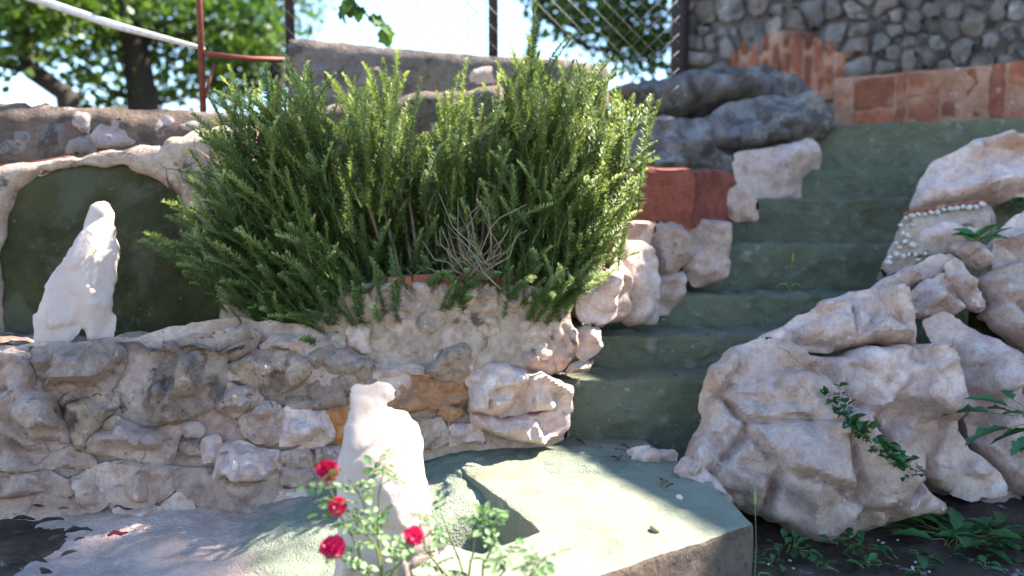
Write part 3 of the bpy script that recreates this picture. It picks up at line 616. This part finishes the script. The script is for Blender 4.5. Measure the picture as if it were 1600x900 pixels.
leftp = [(322, 165), (345, 130), (385, 120), (440, 165), (452, 75), (470, 80), (490, 175), (525, 150), (532, 95), (560, 120), (590, 85), (618, 80), (645, 150), (665, 215), (690, 240), (735, 290), (775, 330), (775, 435), (600, 432), (545, 485), (440, 505), (380, 475), (330, 450), (275, 400), (225, 345), (262, 335), (290, 290), (290, 225), (318, 205)]
rightp = [(690, 210), (698, 125), (718, 120), (738, 200), (765, 160), (778, 85), (800, 75), (835, 85), (846, 40), (864, 42), (880, 95), (940, 90), (955, 120), (1000, 140), (1028, 165), (1000, 225), (985, 290), (970, 360), (930, 415), (880, 452), (830, 448), (790, 435), (775, 330), (745, 270), (715, 300)]
rosemary('left', leftp, (500, 700), 'broad spreading rosemary bush trailing over the planter towards the green niche', 295, 480, 21, lambda x: -.35 * max(0, (600 - x) / 300))
rosemary('right', rightp, (720, 880), 'taller rosemary bush above the planter on the stair side', 270, 330, 22, lambda x: .18 * max(0, (x - 800) / 200))
dr = thing('dead_shrub', tuple(atY(745, 440, 2.6)), 'dry grey leafless twigs tangled between the rosemary bushes', 'dead shrub')
rg = np.random.default_rng(5)
for k in range(46):
    b = atY(745 + rg.uniform(-25, 25), 435, 2.58); t = atY(745 + rg.normal(0, 42), rg.uniform(285, 420), 2.58 + rg.uniform(-.1, .08)); m = (b + t) / 2 + rg.uniform(-.05, .05, 3)
    v, f = tube([b, (b * .5 + m * .5) + rg.uniform(-.02, .02, 3), m, (t + m) / 2 + rg.uniform(-.03, .03, 3), t], [.0028, .0024, .002, .0016, .001], 4); obj('twig', v, f, TWIG, dr)
v, f = tube([atY(742, 400, 2.5), atY(755, 425, 2.47), atY(770, 440, 2.46), atY(783, 452, 2.47)], [.0022] * 4, 5); obj('twig', v, f, TWIG, dr)

# ------------------------------------------------------------------ leafy plants
bpy.context.view_layer.update(); DG = bpy.context.evaluated_depsgraph_get()
def surf(px, py, lift=.006):
    r = Vector(ray(px, py)).normalized(); ok, p, nn, *_ = S.ray_cast(DG, Vector(CAM), r)
    return np.array(p) + np.array(nn) * lift
def leafmesh(name, L, Wd, mat, fold=.25, droop=.25, n=6, lob=0):
    V = []; Fc = []
    for i in range(n + 1):
        t = i / n; wv = Wd * math.sin(math.pi * min(1, t * .96 + .04)) ** .8 * (1 - .25 * t) * (1 + (lob if i % 2 else -lob)); z = -droop * L * t * t
        V += [(-wv / 2, L * t, z + fold * wv), (0, L * t, z), (wv / 2, L * t, z + fold * wv)]
    for i in range(n): k = i * 3; Fc += [(k, k + 1, k + 4, k + 3), (k + 1, k + 2, k + 5, k + 4)]
    return mesh(name, V, Fc, mat)
def plant(name, base, label, n, L, Wd, mat=WEEDL, elev=(.1, .9), stems=.03, seed=0, lob=0, group=None, cat='weed', az=(0, 6.283), spread=.02):
    rg = np.random.default_rng(seed); root = thing(name, tuple(base), label, cat, group); lm = [leafmesh('leaf', L * s, Wd * s, mat, lob=lob) for s in (.75, 1, 1.2)]
    for k in range(n):
        a = rg.uniform(*az); e = rg.uniform(*elev); d = np.array([math.cos(a) * math.cos(e), math.sin(a) * math.cos(e), math.sin(e)]); off = rg.uniform(-spread, spread, 3) * [1, 1, .2]
        s0 = off + d * stems
        if stems > .008:
            v, f = tube([off, s0 * .6 + [0, 0, .004], s0], [.0016, .0013, .001], 4); o = add('stem', mesh('stem', v, f, STEM), root)
        o = add('leaf', lm[rg.integers(3)], root); o.location = s0; o.rotation_euler = (e * .7, rg.uniform(-.4, .4), a - math.pi / 2)
    return root
def soilz(px, py): return atZ(px, py, -.17)
plant('broadleaf_weed', soilz(1500, 845), 'spreading cluster of broad toothed leaves on the soil by the boulder foot', 26, .085, .04, elev=(.1, .8), stems=.05, seed=1, lob=.15, spread=.06)
plant('broadleaf_weed', soilz(1570, 850), 'broad leaved weed on the soil by the fluted boulder', 18, .075, .035, elev=(.1, .8), stems=.05, seed=2, lob=.1, spread=.05)
plant('small_weed', soilz(1240, 862), 'little weed with round leaves where the broad boulder meets soil', 14, .03, .022, stems=.03, seed=3, spread=.03)
plant('small_weed', soilz(1330, 858), 'low round leaved seedling under the broad boulder front', 16, .032, .026, stems=.03, seed=4, spread=.04)
plant('small_weed', soilz(1410, 890), 'oval leaved seedling on open soil', 12, .04, .024, stems=.02, seed=5, spread=.05)
for k, (x, y) in enumerate([(1290, 885), (1345, 880), (1450, 870), (1540, 885), (1475, 815), (1590, 880), (1215, 880)]):
    plant('seedling', soilz(x, y), 'tiny green seedling sprouting from dark soil', 7, .028, .017, stems=.015, seed=20 + k, spread=.03, group='seedlings scattered on the soil')
plant('leafy_plant', surf(1530, 380), 'bright green pointed leaf plant growing between pale boulders', 11, .085, .038, mat=leafmat('bright_leaves', (.05, .17, .03), (.08, .22, .05), .35), elev=(.2, 1.1), stems=.02, seed=6)
plant('creeping_plant', surf(1570, 330), 'dark green leafy plant behind the pebbled ledge', 34, .05, .032, seed=7, elev=(0, 1.2), stems=.05, spread=.08)
plant('creeping_plant', surf(1445, 400), 'sparse green sprigs below the cement slab', 10, .035, .016, seed=8, elev=(0, .8), stems=.02, spread=.05)
plant('crevice_plant', surf(1440, 505), 'green leaf tuft in the gap beside the flat topped boulder', 18, .045, .02, seed=9, elev=(-.2, .8), stems=.02, spread=.04)
plant('lobed_plant', atY(1630, 660, 2.3), 'dark deeply lobed leaves hanging beside the fluted boulder', 22, .11, .05, seed=10, elev=(-.6, .7), stems=.08, spread=.06, lob=.3)
for k, (a, b, n) in enumerate([((1292, 608), (1325, 650), 34), ((1330, 655), (1425, 735), 110)]):
    root = thing('trailing_fern', tuple(surf((a[0] + b[0]) / 2, (a[1] + b[1]) / 2)), ['small fern with round leaflets high in the boulder crevice', 'trailing fern filling the boulder crevice down to the soil side'][k], 'fern')
    lm = leafmesh('leaflet', .024, .02, WEEDL, n=4)
    for i in range(n):
        t = random.random(); o = add('leaflet', lm, root); p = surf(a[0] + (b[0] - a[0]) * t + random.uniform(-12, 12), a[1] + (b[1] - a[1]) * t + random.uniform(-9, 9), random.uniform(.004, .02))
        o.location = p - np.array(root.location); o.rotation_euler = (random.uniform(-.5, 1.4), random.uniform(-.6, .6), random.uniform(2, 4.4)); s = random.uniform(.7, 1.3); o.scale = (s,) * 3
def grass(base, tip, bend, label, seed, head=True):
    root = thing('grass_stalk', tuple(base), label, 'grass stalk'); m = (base + tip) / 2 + bend
    v, f = tube([base, (base + m) / 2, m, (m + tip) / 2, tip], [.0018, .0016, .0014, .0012, .001], 5); obj('stem', v, f, STEM, root)
    if head:
        d = (tip - base) / np.linalg.norm(tip - base); v, f = tube([tip - d * .004, tip + d * .006, tip + d * .025, tip + d * .038], [.0012, .0038, .0034, .0008], 7); obj('seed_head', v, f, leafmat('seed_head', (.40, .42, .10), (.30, .34, .08), .3), root)
    for s in (1, -1):
        b = base + (tip - base) * random.uniform(.1, .35); v, f = tube([b, b + [s * .015, 0, .022], b + [s * .035, 0, .02], b + [s * .05, 0, .0]], [.0015, .003, .002, .0004], 4); obj('blade', v, f, ROSEL, root)
grass(soilz(1178, 925), atY(1180, 788, 1.98), np.array([.004, 0, 0]), 'single green foxtail grass stalk beside the landing corner', 1)
grass(atY(1232, 468, 2.9), atY(1238, 410, 2.85), np.array([.003, 0, 0]), 'thin grass stalk standing before the middle steps', 2)

# ------------------------------------------------------------------ rose bushes
def petalmesh():
    V = []; Fc = []
    for i in range(5):
        for j in range(5): u = (j - 2) / 2; t = i / 4; V.append((u * .009 * math.sin(.5 + 2.0 * t) * 1.1, .004 + .004 * t + .003 * t * t - .004 * u * u * t + .003 * t ** 3, .015 * t - .002 * u * u + .0015 * math.sin(5 * u + 3 * t) * t))
    for i in range(4):
        for j in range(4): k = i * 5 + j; Fc.append((k, k + 1, k + 6, k + 5))
    return mesh('petal', V, Fc, PETAL)
PET = petalmesh()
def roseleaf():
    parts = [tube([(0, 0, 0), (0, .03, .002), (0, .055, 0)], [.0009, .0008, .0006], 4)]
    for x, y, a, s in ((0, .052, 0, 1.1), (.002, .034, -1.1, .9), (-.002, .034, 1.1, .9), (.002, .016, -1.2, .75), (-.002, .016, 1.2, .75)):
        V = []; Fc = []; ca, sa = math.cos(a), math.sin(a)
        for i in range(6):
            t = i / 5; wv = .0085 * s * math.sin(math.pi * (t * .94 + .05)) ** .7
            for u in (-1, 0, 1): lx = u * wv; ly = .024 * s * t; V.append((x + lx * ca - ly * sa, y + lx * sa + ly * ca, abs(u) * .003 - .004 * t * t))
        for i in range(5): k = i * 3; Fc += [(k, k + 1, k + 4, k + 3), (k + 1, k + 2, k + 5, k + 4)]
        parts.append((V, Fc))
    V, Fc = merge(parts); return mesh('leaf', V, Fc, ROSEL)
RL = roseleaf()
def flower(root, p, s, face):
    rl = np.array(root.location); v = pv * [.006, .006, .005]; o = add('rose_flower', mesh('rose_flower', v, pf, PETAL), root); o.location = p - rl
    o.rotation_mode = 'QUATERNION'; o.rotation_quaternion = Vector(face).to_track_quat('Z', 'Y'); o.scale = (s,) * 3
    for ring, n, tilt, sc, z in ((0, 5, .1, .75, .003), (1, 6, .55, .95, .001), (2, 7, 1.0, 1.1, -.001), (3, 8, 1.4, 1.2, -.003)):
        for k in range(n):
            q = add('petal', PET, o); a = 2 * math.pi * k / n + ring * .5 + random.uniform(-.2, .2); q.location = (0, 0, z); q.rotation_euler = (-tilt + random.uniform(-.2, .2), random.uniform(-.15, .15), a); q.scale = (sc * random.uniform(.9, 1.1),) * 3
def rosebush(base, canes, flowers, label, nleaf, seed):
    rg = np.random.default_rng(seed); root = thing('rose_bush', tuple(base), label, 'rose bush'); rl = np.array(root.location)
    for pts in canes:
        P3 = [base + rg.uniform(-.02, .02, 3)] + [atY(x, y, d) for x, y, d in pts]
        Q = [P3[0]]
        for a, b in zip(P3, P3[1:]): Q += [a + (b - a) * t + rg.uniform(-.003, .003, 3) for t in (.33, .66)] + [b]
        v, f = tube(Q, np.linspace(.003, .0012, len(Q)), 5); obj('cane', v, f, STEM, root)
        for k in range(int(nleaf)):
            t = .35 + .65 * rg.random(); i = min(int(t * (len(Q) - 1)), len(Q) - 2); p = Q[i] + (Q[i + 1] - Q[i]) * rg.random()
            o = add('leaf', RL, root); o.location = p - rl; o.rotation_euler = (rg.uniform(-.5, .9), rg.uniform(-.6, .6), rg.uniform(0, 6.28)); s = rg.uniform(.5, 1.); o.scale = (s,) * 3
    for x, y, d, s, fc in flowers: flower(root, atY(x, y, d), s, fc)
rosebush(atY(600, 985, 1.62), [[(592, 850, 1.62), (592, 770, 1.6), (604, 720, 1.6)], [(560, 860, 1.6), (530, 800, 1.58), (512, 745, 1.58)], [(590, 860, 1.6), (560, 820, 1.58), (529, 795, 1.56)], [(580, 900, 1.6), (545, 880, 1.56), (522, 858, 1.54)], [(610, 900, 1.62), (632, 870, 1.58), (646, 842, 1.56)], [(590, 830, 1.64), (560, 770, 1.63), (545, 750, 1.62)]],
         [(509, 733, 1.57, 1.0, (-.3, -.7, .5)), (527, 790, 1.555, .85, (.1, -.8, .5)), (521, 853, 1.535, 1.1, (.25, -.7, .6)), (647, 837, 1.55, .9, (.1, -.9, .4))], 'leafy rose bush with four red blooms before the stout white stone', 9, 1)
rosebush(atY(735, 985, 1.62), [[(735, 880, 1.62), (745, 830, 1.62), (765, 790, 1.62)], [(725, 900, 1.64), (700, 830, 1.64), (688, 800, 1.64)], [(755, 880, 1.6), (775, 845, 1.6), (776, 800, 1.6)], [(765, 920, 1.6), (790, 890, 1.58), (790, 868, 1.58)], [(700, 900, 1.62), (665, 860, 1.62), (655, 800, 1.62)]], [], 'flowerless rose bush growing beside the notch in the landing', 7, 2)
rosebush(atY(830, 1000, 1.5), [[(828, 900, 1.5), (842, 870, 1.5)], [(825, 910, 1.5), (815, 885, 1.5)]], [], 'short rose shoot at the near edge of the landing', 5, 3)

# ------------------------------------------------------------------ small loose things
def chip(name, px, py, z, s, mat, label, cat, group=None):
    v = pv * (1 + .25 * fbm(pv + px, 1.2, 3)[:, None]) * np.array(s); o = add(name, mesh(name, v, pf, mat), None, atZ(px, py, z + s[2] * .6)); o.rotation_euler = (0, .1, px); return tag(o, label, cat, group)
chip('loose_stone', 1023, 826, 0, (.016, .011, .009), TAN, 'tan pebble lying on the sunlit part of the landing', 'stone')
chip('loose_stone', 1061, 777, 0, (.011, .008, .008), PEB, 'white pebble lying on the shaded part of the landing', 'stone')
chip('loose_stone', 911, 709, 0, (.011, .008, .006), PEB, 'white pebble near the foot of the lowest step', 'stone')
lf = leafmesh('dead_leaf', .035, .02, DRYL, fold=.4, droop=.4)
for k, (x, y) in enumerate([(963, 704), (975, 712), (955, 714), (985, 716), (895, 694), (900, 688), (1035, 748), (1045, 752), (968, 696), (940, 700), (1052, 757), (980, 700)]):
    o = add('dead_leaf', lf, None, atZ(x, y, .012)); o.rotation_euler = (random.uniform(-.3, .3), random.uniform(-.5, .5), k * 2.1); s = random.uniform(.6, 1.1); o.scale = (s,) * 3; tag(o, 'crumpled brown dead leaf swept against the lowest step', 'leaf', 'dead leaves at the foot of the steps')
for k, (x, y, z) in enumerate([(905, 592, .21), (930, 588, .21), (990, 590, .21), (1050, 586, .21), (960, 518, .32), (1010, 520, .32), (1100, 522, .32), (1150, 456, .445), (1080, 458, .445), (1200, 455, .445)]):
    o = add('dead_leaf', lf, None, atZ(x, y, z + .008)); o.rotation_euler = (random.uniform(-.3, .3), random.uniform(-.5, .5), k * 1.7); s = random.uniform(.4, .8); o.scale = (s,) * 3; tag(o, 'crumpled brown dead leaf lying on a green stair tread', 'leaf', 'dead leaves on the stair treads')
for k in range(26):
    x = random.uniform(1190, 1600); y = random.uniform(815, 898); chip('soil_stone', x, y, -.18, (random.uniform(.003, .007), .004, .003), PEB, 'tiny pale stone scattered on the dark soil', 'stone', 'pale stones on the soil')
for k, (x, y) in enumerate([(20, 835), (60, 815), (90, 800), (45, 870), (10, 880), (75, 850), (100, 830), (30, 790), (115, 850), (60, 890), (20, 810), (95, 875)]):
    p = atZ(x, y, -.085); L = random.uniform(.03, .075); a = random.uniform(-.6, .9)
    if k % 3 == 2:
        o = add('bark_scrap', leafmesh('bark_scrap', L * .6, L * .25, DRYL, fold=.3, droop=.2), None, p + [0, 0, .008]); o.rotation_euler = (.2, .3, a - 1); tag(o, 'curled brown flake of bark lying below the retaining wall', 'bark', 'bark flakes below the wall'); continue
    ps = [p + np.array([math.cos(a) * L * t, math.sin(a) * L * t, .004 * math.sin(3 * t)]) for t in np.linspace(0, 1, 6)]
    v, f = tube(ps, [.002, .005, .006, .005, .004, .002], 7); V = np.array(v); V = V + .006 * np.c_[fbm(V, 45, 2), fbm(V, 45, 2, 4), fbm(V, 45, 2, 8)]
    tag(obj('charred_stick', V, f, BLACKPL), 'short blackened stick lying below the retaining wall', 'stick', 'charred sticks below the wall')
p = atZ(168, 837, -.10); v, f = tube([p, p + [.015, .006, .008], p + [.035, .003, .004], p + [.05, .008, .006]], [.003, .006, .005, .002], 6)
tag(obj('plastic_scrap', np.array(v), f, REDPL), 'crumpled red plastic scrap at the foot of the retaining wall', 'litter')

# ------------------------------------------------------------------ fence, post, pipe
fe = thing('chain_link_fence', tuple(atY(640, 90, 3.8)), 'chain link fence on dark posts standing above the plaster wall', 'fence')
x0, x1 = -1.12, .76; z0, z1 = 1.25, 2.2; parts = []
for s in (1, -1):
    k = x0 - (z1 - z0)
    while k < x1 + (z1 - z0):
        pts = []
        for zz in (z0, z1):
            xx = k + s * (zz - z0) * 1.0; pts.append((xx, zz))
        (xa, za), (xb, zb) = pts; t0, t1 = 0., 1.
        lo, hi = sorted((( x0 - xa) / (xb - xa), (x1 - xa) / (xb - xa))); t0 = max(t0, lo); t1 = min(t1, hi)
        if t1 > t0 + .01:
            q = lambda t: (xa + (xb - xa) * t, 3.8 + s * .002, za + (zb - za) * t); parts.append(tube([q(t0), q(t1)], .0011, 4))
        k += .078
V, Fc = merge(parts); o = obj('wire_mesh', V, Fc, WIRE, fe); tag(o, kind='stuff')
for px, y0 in ((455, 75), (771, 110)):
    b = atY(px, y0 + 60, 3.83); v, f = tube([b, b + [0, 0, 1.2]], .022, 8); obj('post', v, f, IRON, fe)
rp = thing('iron_post', tuple(atY(316, 180, 3.25)), 'rusty red iron post with a side rail on the upper wall', 'post')
b = atY(318, 185, 3.25); v, f = tube([b, b + [-.008, 0, 1.0]], .013, 8); obj('upright', v, f, RUST, rp)
v, f = tube([atY(318, 84, 3.25), atY(390, 92, 3.32), atY(460, 94, 3.4)], .011, 8); obj('rail', v, f, RUST, rp)
v, f = tube([atY(318, 160, 3.25), atY(335, 100, 3.27)], .006, 6); obj('brace', v, f, RUST, rp)
v, f = tube([atY(-40, -35, 3.6), atY(60, 0, 3.6), atY(180, 40, 3.5), atY(318, 76, 3.27)], [.018, .018, .016, .008], 8); tag(obj('white_pipe', v, f, PIPE), 'slanting white plastic pipe fixed to the iron post', 'pipe')
v, f = tube([atY(-60, 262, 2.93), atY(40, 256, 2.93), atY(110, 245, 2.95)], .005, 6); tag(obj('iron_rod', v, f, RUST), 'thin rusty rod lying along the niche wall ridge', 'rod')

# ------------------------------------------------------------------ trees
def tree(D, trunk, clumps, label, seed, leaf=.10, dens=1500, mat=TREEL):
    rg = np.random.default_rng(seed); b = atY(trunk[0][0], trunk[0][1], D); root = thing('tree', tuple(b), label, 'tree', 'trees beyond the garden wall')
    pts = [atY(x, y, D) for x, y, r in trunk]; pts[0][2] = .5; parts = [tube(pts, [r for *_, r in trunk], 8)]; V = []; Fc = []
    for x, y, r in clumps:
        r *= 1.25
        c = atY(x, y, D + rg.uniform(-.5, .8)); n0 = min(pts[1:], key=lambda q: np.linalg.norm(q - c)); parts.append(tube([n0, (n0 + c) / 2 + rg.uniform(-.1, .1, 3), c], [.04, .025, .008], 5))
        for k in range(int(dens * r * r)):
            d = rg.normal(0, 1, 3); d /= np.linalg.norm(d); p = c + d * r * rg.random() ** .5 * [1, 1, .8]; s = leaf * rg.uniform(.6, 1.2)
            a = rg.normal(0, 1, 3); a /= np.linalg.norm(a); q = np.cross(a, rg.normal(0, 1, 3)); q /= np.linalg.norm(q); k0 = len(V)
            V += [p, p + a * s * .5 + q * s * .35, p + a * s, p + a * s * .5 - q * s * .35]; Fc.append((k0, k0 + 1, k0 + 2, k0 + 3))
    v, f = merge(parts); obj('trunk', v, f, BARK, root); obj('crown', V, Fc, mat, root, False)
tree(7.5, [(225, 230, .15), (222, 150, .14), (210, 60, .12), (190, 0, .10), (160, -120, .07)], [(170, 60, .5), (250, 20, .5), (100, 30, .45), (290, 90, .35), (150, 130, .3), (330, 20, .5), (60, -20, .5), (200, -60, .7), (390, 40, .45), (270, 140, .25)], 'leafy tree with thick dark trunk left of the iron post', 31)
tree(6.8, [(130, 230, .10), (105, 150, .09), (50, 110, .08), (25, 50, .07), (45, -30, .05), (20, -120, .04)], [(10, 40, .35), (60, 20, .3), (-30, -10, .5), (110, -30, .45), (-60, 100, .3)], 'tree with curved dark limbs at the end of the upper wall', 32)
tree(8.5, [(420, 230, .10), (430, 120, .09), (425, 20, .07), (410, -80, .05)], [(400, 60, .45), (370, 110, .4), (430, -20, .55), (430, 110, .3), (340, 130, .3)], 'slender bright tree between the iron post and the fence', 33)
tree(8.0, [(835, 230, .05), (825, 100, .05), (843, 20, .045), (855, -40, .04), (880, -120, .03)], [(900, 10, .4), (960, 40, .45), (1010, 20, .45), (1020, 70, .3), (930, -30, .5), (990, 90, .25), (860, -20, .3)], 'thin leaning tree beside the corner of the stone house', 34)
fg = thing('fig_branch', tuple(atY(545, -30, 3.6)), 'leafy twig hanging in front of the fence wire', 'branch')
v, f = tube([atY(535, -40, 3.6), atY(555, 5, 3.6), atY(575, 25, 3.58), atY(592, 40, 3.57)], [.006, .005, .004, .002], 5); obj('stem', v, f, BARK, fg)
fl_ = leafmesh('leaf', .09, .07, TREEL, lob=.2)
for k, (x, y) in enumerate([(540, 5), (550, 8), (562, 12), (575, 28), (588, 38), (596, 45), (545, -5), (535, 0), (585, 30), (600, 40)]):
    o = add('leaf', fl_, fg); o.location = atY(x, y, 3.58 + random.uniform(-.03, .03)) - np.array(fg.location); o.rotation_euler = (random.uniform(-1.6, -.3), random.uniform(-.6, .6), random.uniform(0, 6.28))

# ------------------------------------------------------------------ stone house, with an added wing out of view that shades the stairs
HA = np.array([1.27, 6.4]); HB = np.array([3.57, 5.1]); HC = np.array([5.50, 1.0])
ho = thing('stone_house', (3, 6, .3), 'old grey rubble stone house with a brick patch above the stairs', 'house')
HW = Plane((HA[0], HA[1], 1.5), (-(HB - HA)[1] * -1, -(HB - HA)[0], 0))
HT = 5.0
def mass(P2, z1, nm): prism(nm, P2, .3, z1, HOUSE, ho, bev=.0, seg=.5, amp=.02, sc=2)
mass([tuple(HA + [.0, .06]), tuple(HB + [.0, .06]), (6.5, 9), (2.2, 9.5)], HT - .2, 'wall')
mass([tuple(HB + [.03, .0]), tuple(HC), (9, 3.2), (6.55, 8.9)], HT, 'shade_wing')  # unseen addition to the house, its eave placed to shade stairs and landing
HWp = Plane((HA[0], HA[1], 1.5), ((HB - HA)[1], -(HB - HA)[0], 0))
seeds = []
rg = np.random.default_rng(12)
for r in range(6):
    for q in range(17): seeds.append((1065 + q * 36 + (r % 2) * 16 + rg.uniform(-19, 19), -18 + r * 30 + rg.uniform(-14, 14)))
seeds = np.array(seeds); seeds = seeds[[not (1128 < x < 1332 and y > 38 + (abs(x - 1225) / 100) ** 2 * 40) for x, y in seeds]]
for i, c in enumerate(voronoi(seeds, [(1058, -30), (1640, -30), (1640, 150), (1058, 150)], 3)):
    if len(c) > 2: stone('stone', HWp, c, [GREYST, HOUSE, PLASTER, HOUSE, GREYST, HOUSE, PLASTER][(i * 5) % 7], ho, step=.022, T=.02 + .015 * (i % 3), Tb=.06, facets=3, rough=.3, seed=800 + i, grow=.02 - .12 * ((i * 7) % 4 == 0), rr=.10)
stone('brick_infill', HWp, [(1136, 155), (1140, 95), (1170, 62), (1222, 48), (1280, 60), (1316, 95), (1322, 155)], BRICKM, ho, step=.025, T=.03, Tb=.04, r=.04, facets=0, rough=.2, seed=899, chip=.1)
for k in range(11):
    x = 1140 + k * 16.6; top = 46 + abs((x - 1222) / 95) ** 2.4 * 42 + random.uniform(-4, 4); ys = [top, top + random.uniform(28, 45), 150] if k % 2 else [top, 150]
    for ya, yb in zip(ys, ys[1:]):
        if yb - ya > 8: stone('brick', HWp, [(x + .8, yb - 1.2), (x + 15.6, yb - 1.2), (x + 15.6, ya + 1), (x + .8, ya + 1)], BRICK, ho, step=.016, T=.085, Tb=.04, r=.018, facets=1, rough=.12, seed=900 + k, round_=0, chip=.12, jit=.1)
v, f = tube([(HA[0] + .0, HA[1] - .06, .6), (HA[0] + .0, HA[1] - .06, HT - 1)], .07, 10); obj('corner_pipe', v, f, IRON, ho)

# unseen tree added behind the house; crown shaped to dapple path and lower wall
rg = np.random.default_rng(41)
tt = thing('unseen_shade_tree', (9.6, 8.6, .3), 'unseen tree added behind the stone house to dapple the path', 'tree', 'trees beyond the garden wall')
shift = np.array([SUN.x / SUN.z, SUN.y / SUN.z, 1.])
cl = [np.array([x, y, 0]) + shift * h for x, y, h in ((-.98, 1.9, 11.9), (-1.05, 1.6, 12), (-1.2, 1.75, 12.3), (-1.45, 1.85, 12.1), (-.95, 1.2, 11.6), (-1.3, 1.35, 11.8), (-1.8, 1.6, 12.6), (-1.9, 1.1, 11.5), (-1.0, .9, 11.2), (-2.3, 1.4, 12.3))]
tp = [np.array(p) for p in ((9.6, 8.6, .3), (9.5, 8.5, 4), (9.3, 8.4, 8), (8.8, 7.6, 10.6), (8.1, 5.7, 11.9))]; parts = [tube(tp, [.22, .19, .14, .07, .02], 8)]; V = []; Fc = []
for c in cl:
    n0 = tp[4]; parts.append(tube([n0, (n0 + c) / 2, c], [.05, .03, .01], 5))
    for k in range(650):
        d = rg.normal(0, 1, 3); d /= np.linalg.norm(d); p = c + d * .42 * rg.random() ** .5; q1 = rg.normal(0, 1, 3); q1 /= np.linalg.norm(q1); q2 = np.cross(q1, rg.normal(0, 1, 3)); q2 /= np.linalg.norm(q2); k0 = len(V); sz = .10
        V += [p, p + q1 * sz * .5 + q2 * sz * .35, p + q1 * sz, p + q1 * sz * .5 - q2 * sz * .35]; Fc.append((k0, k0 + 1, k0 + 2, k0 + 3))
v, f = merge(parts); obj('trunk', v, f, BARK, tt); obj('crown', V, Fc, TREEL, tt, False)
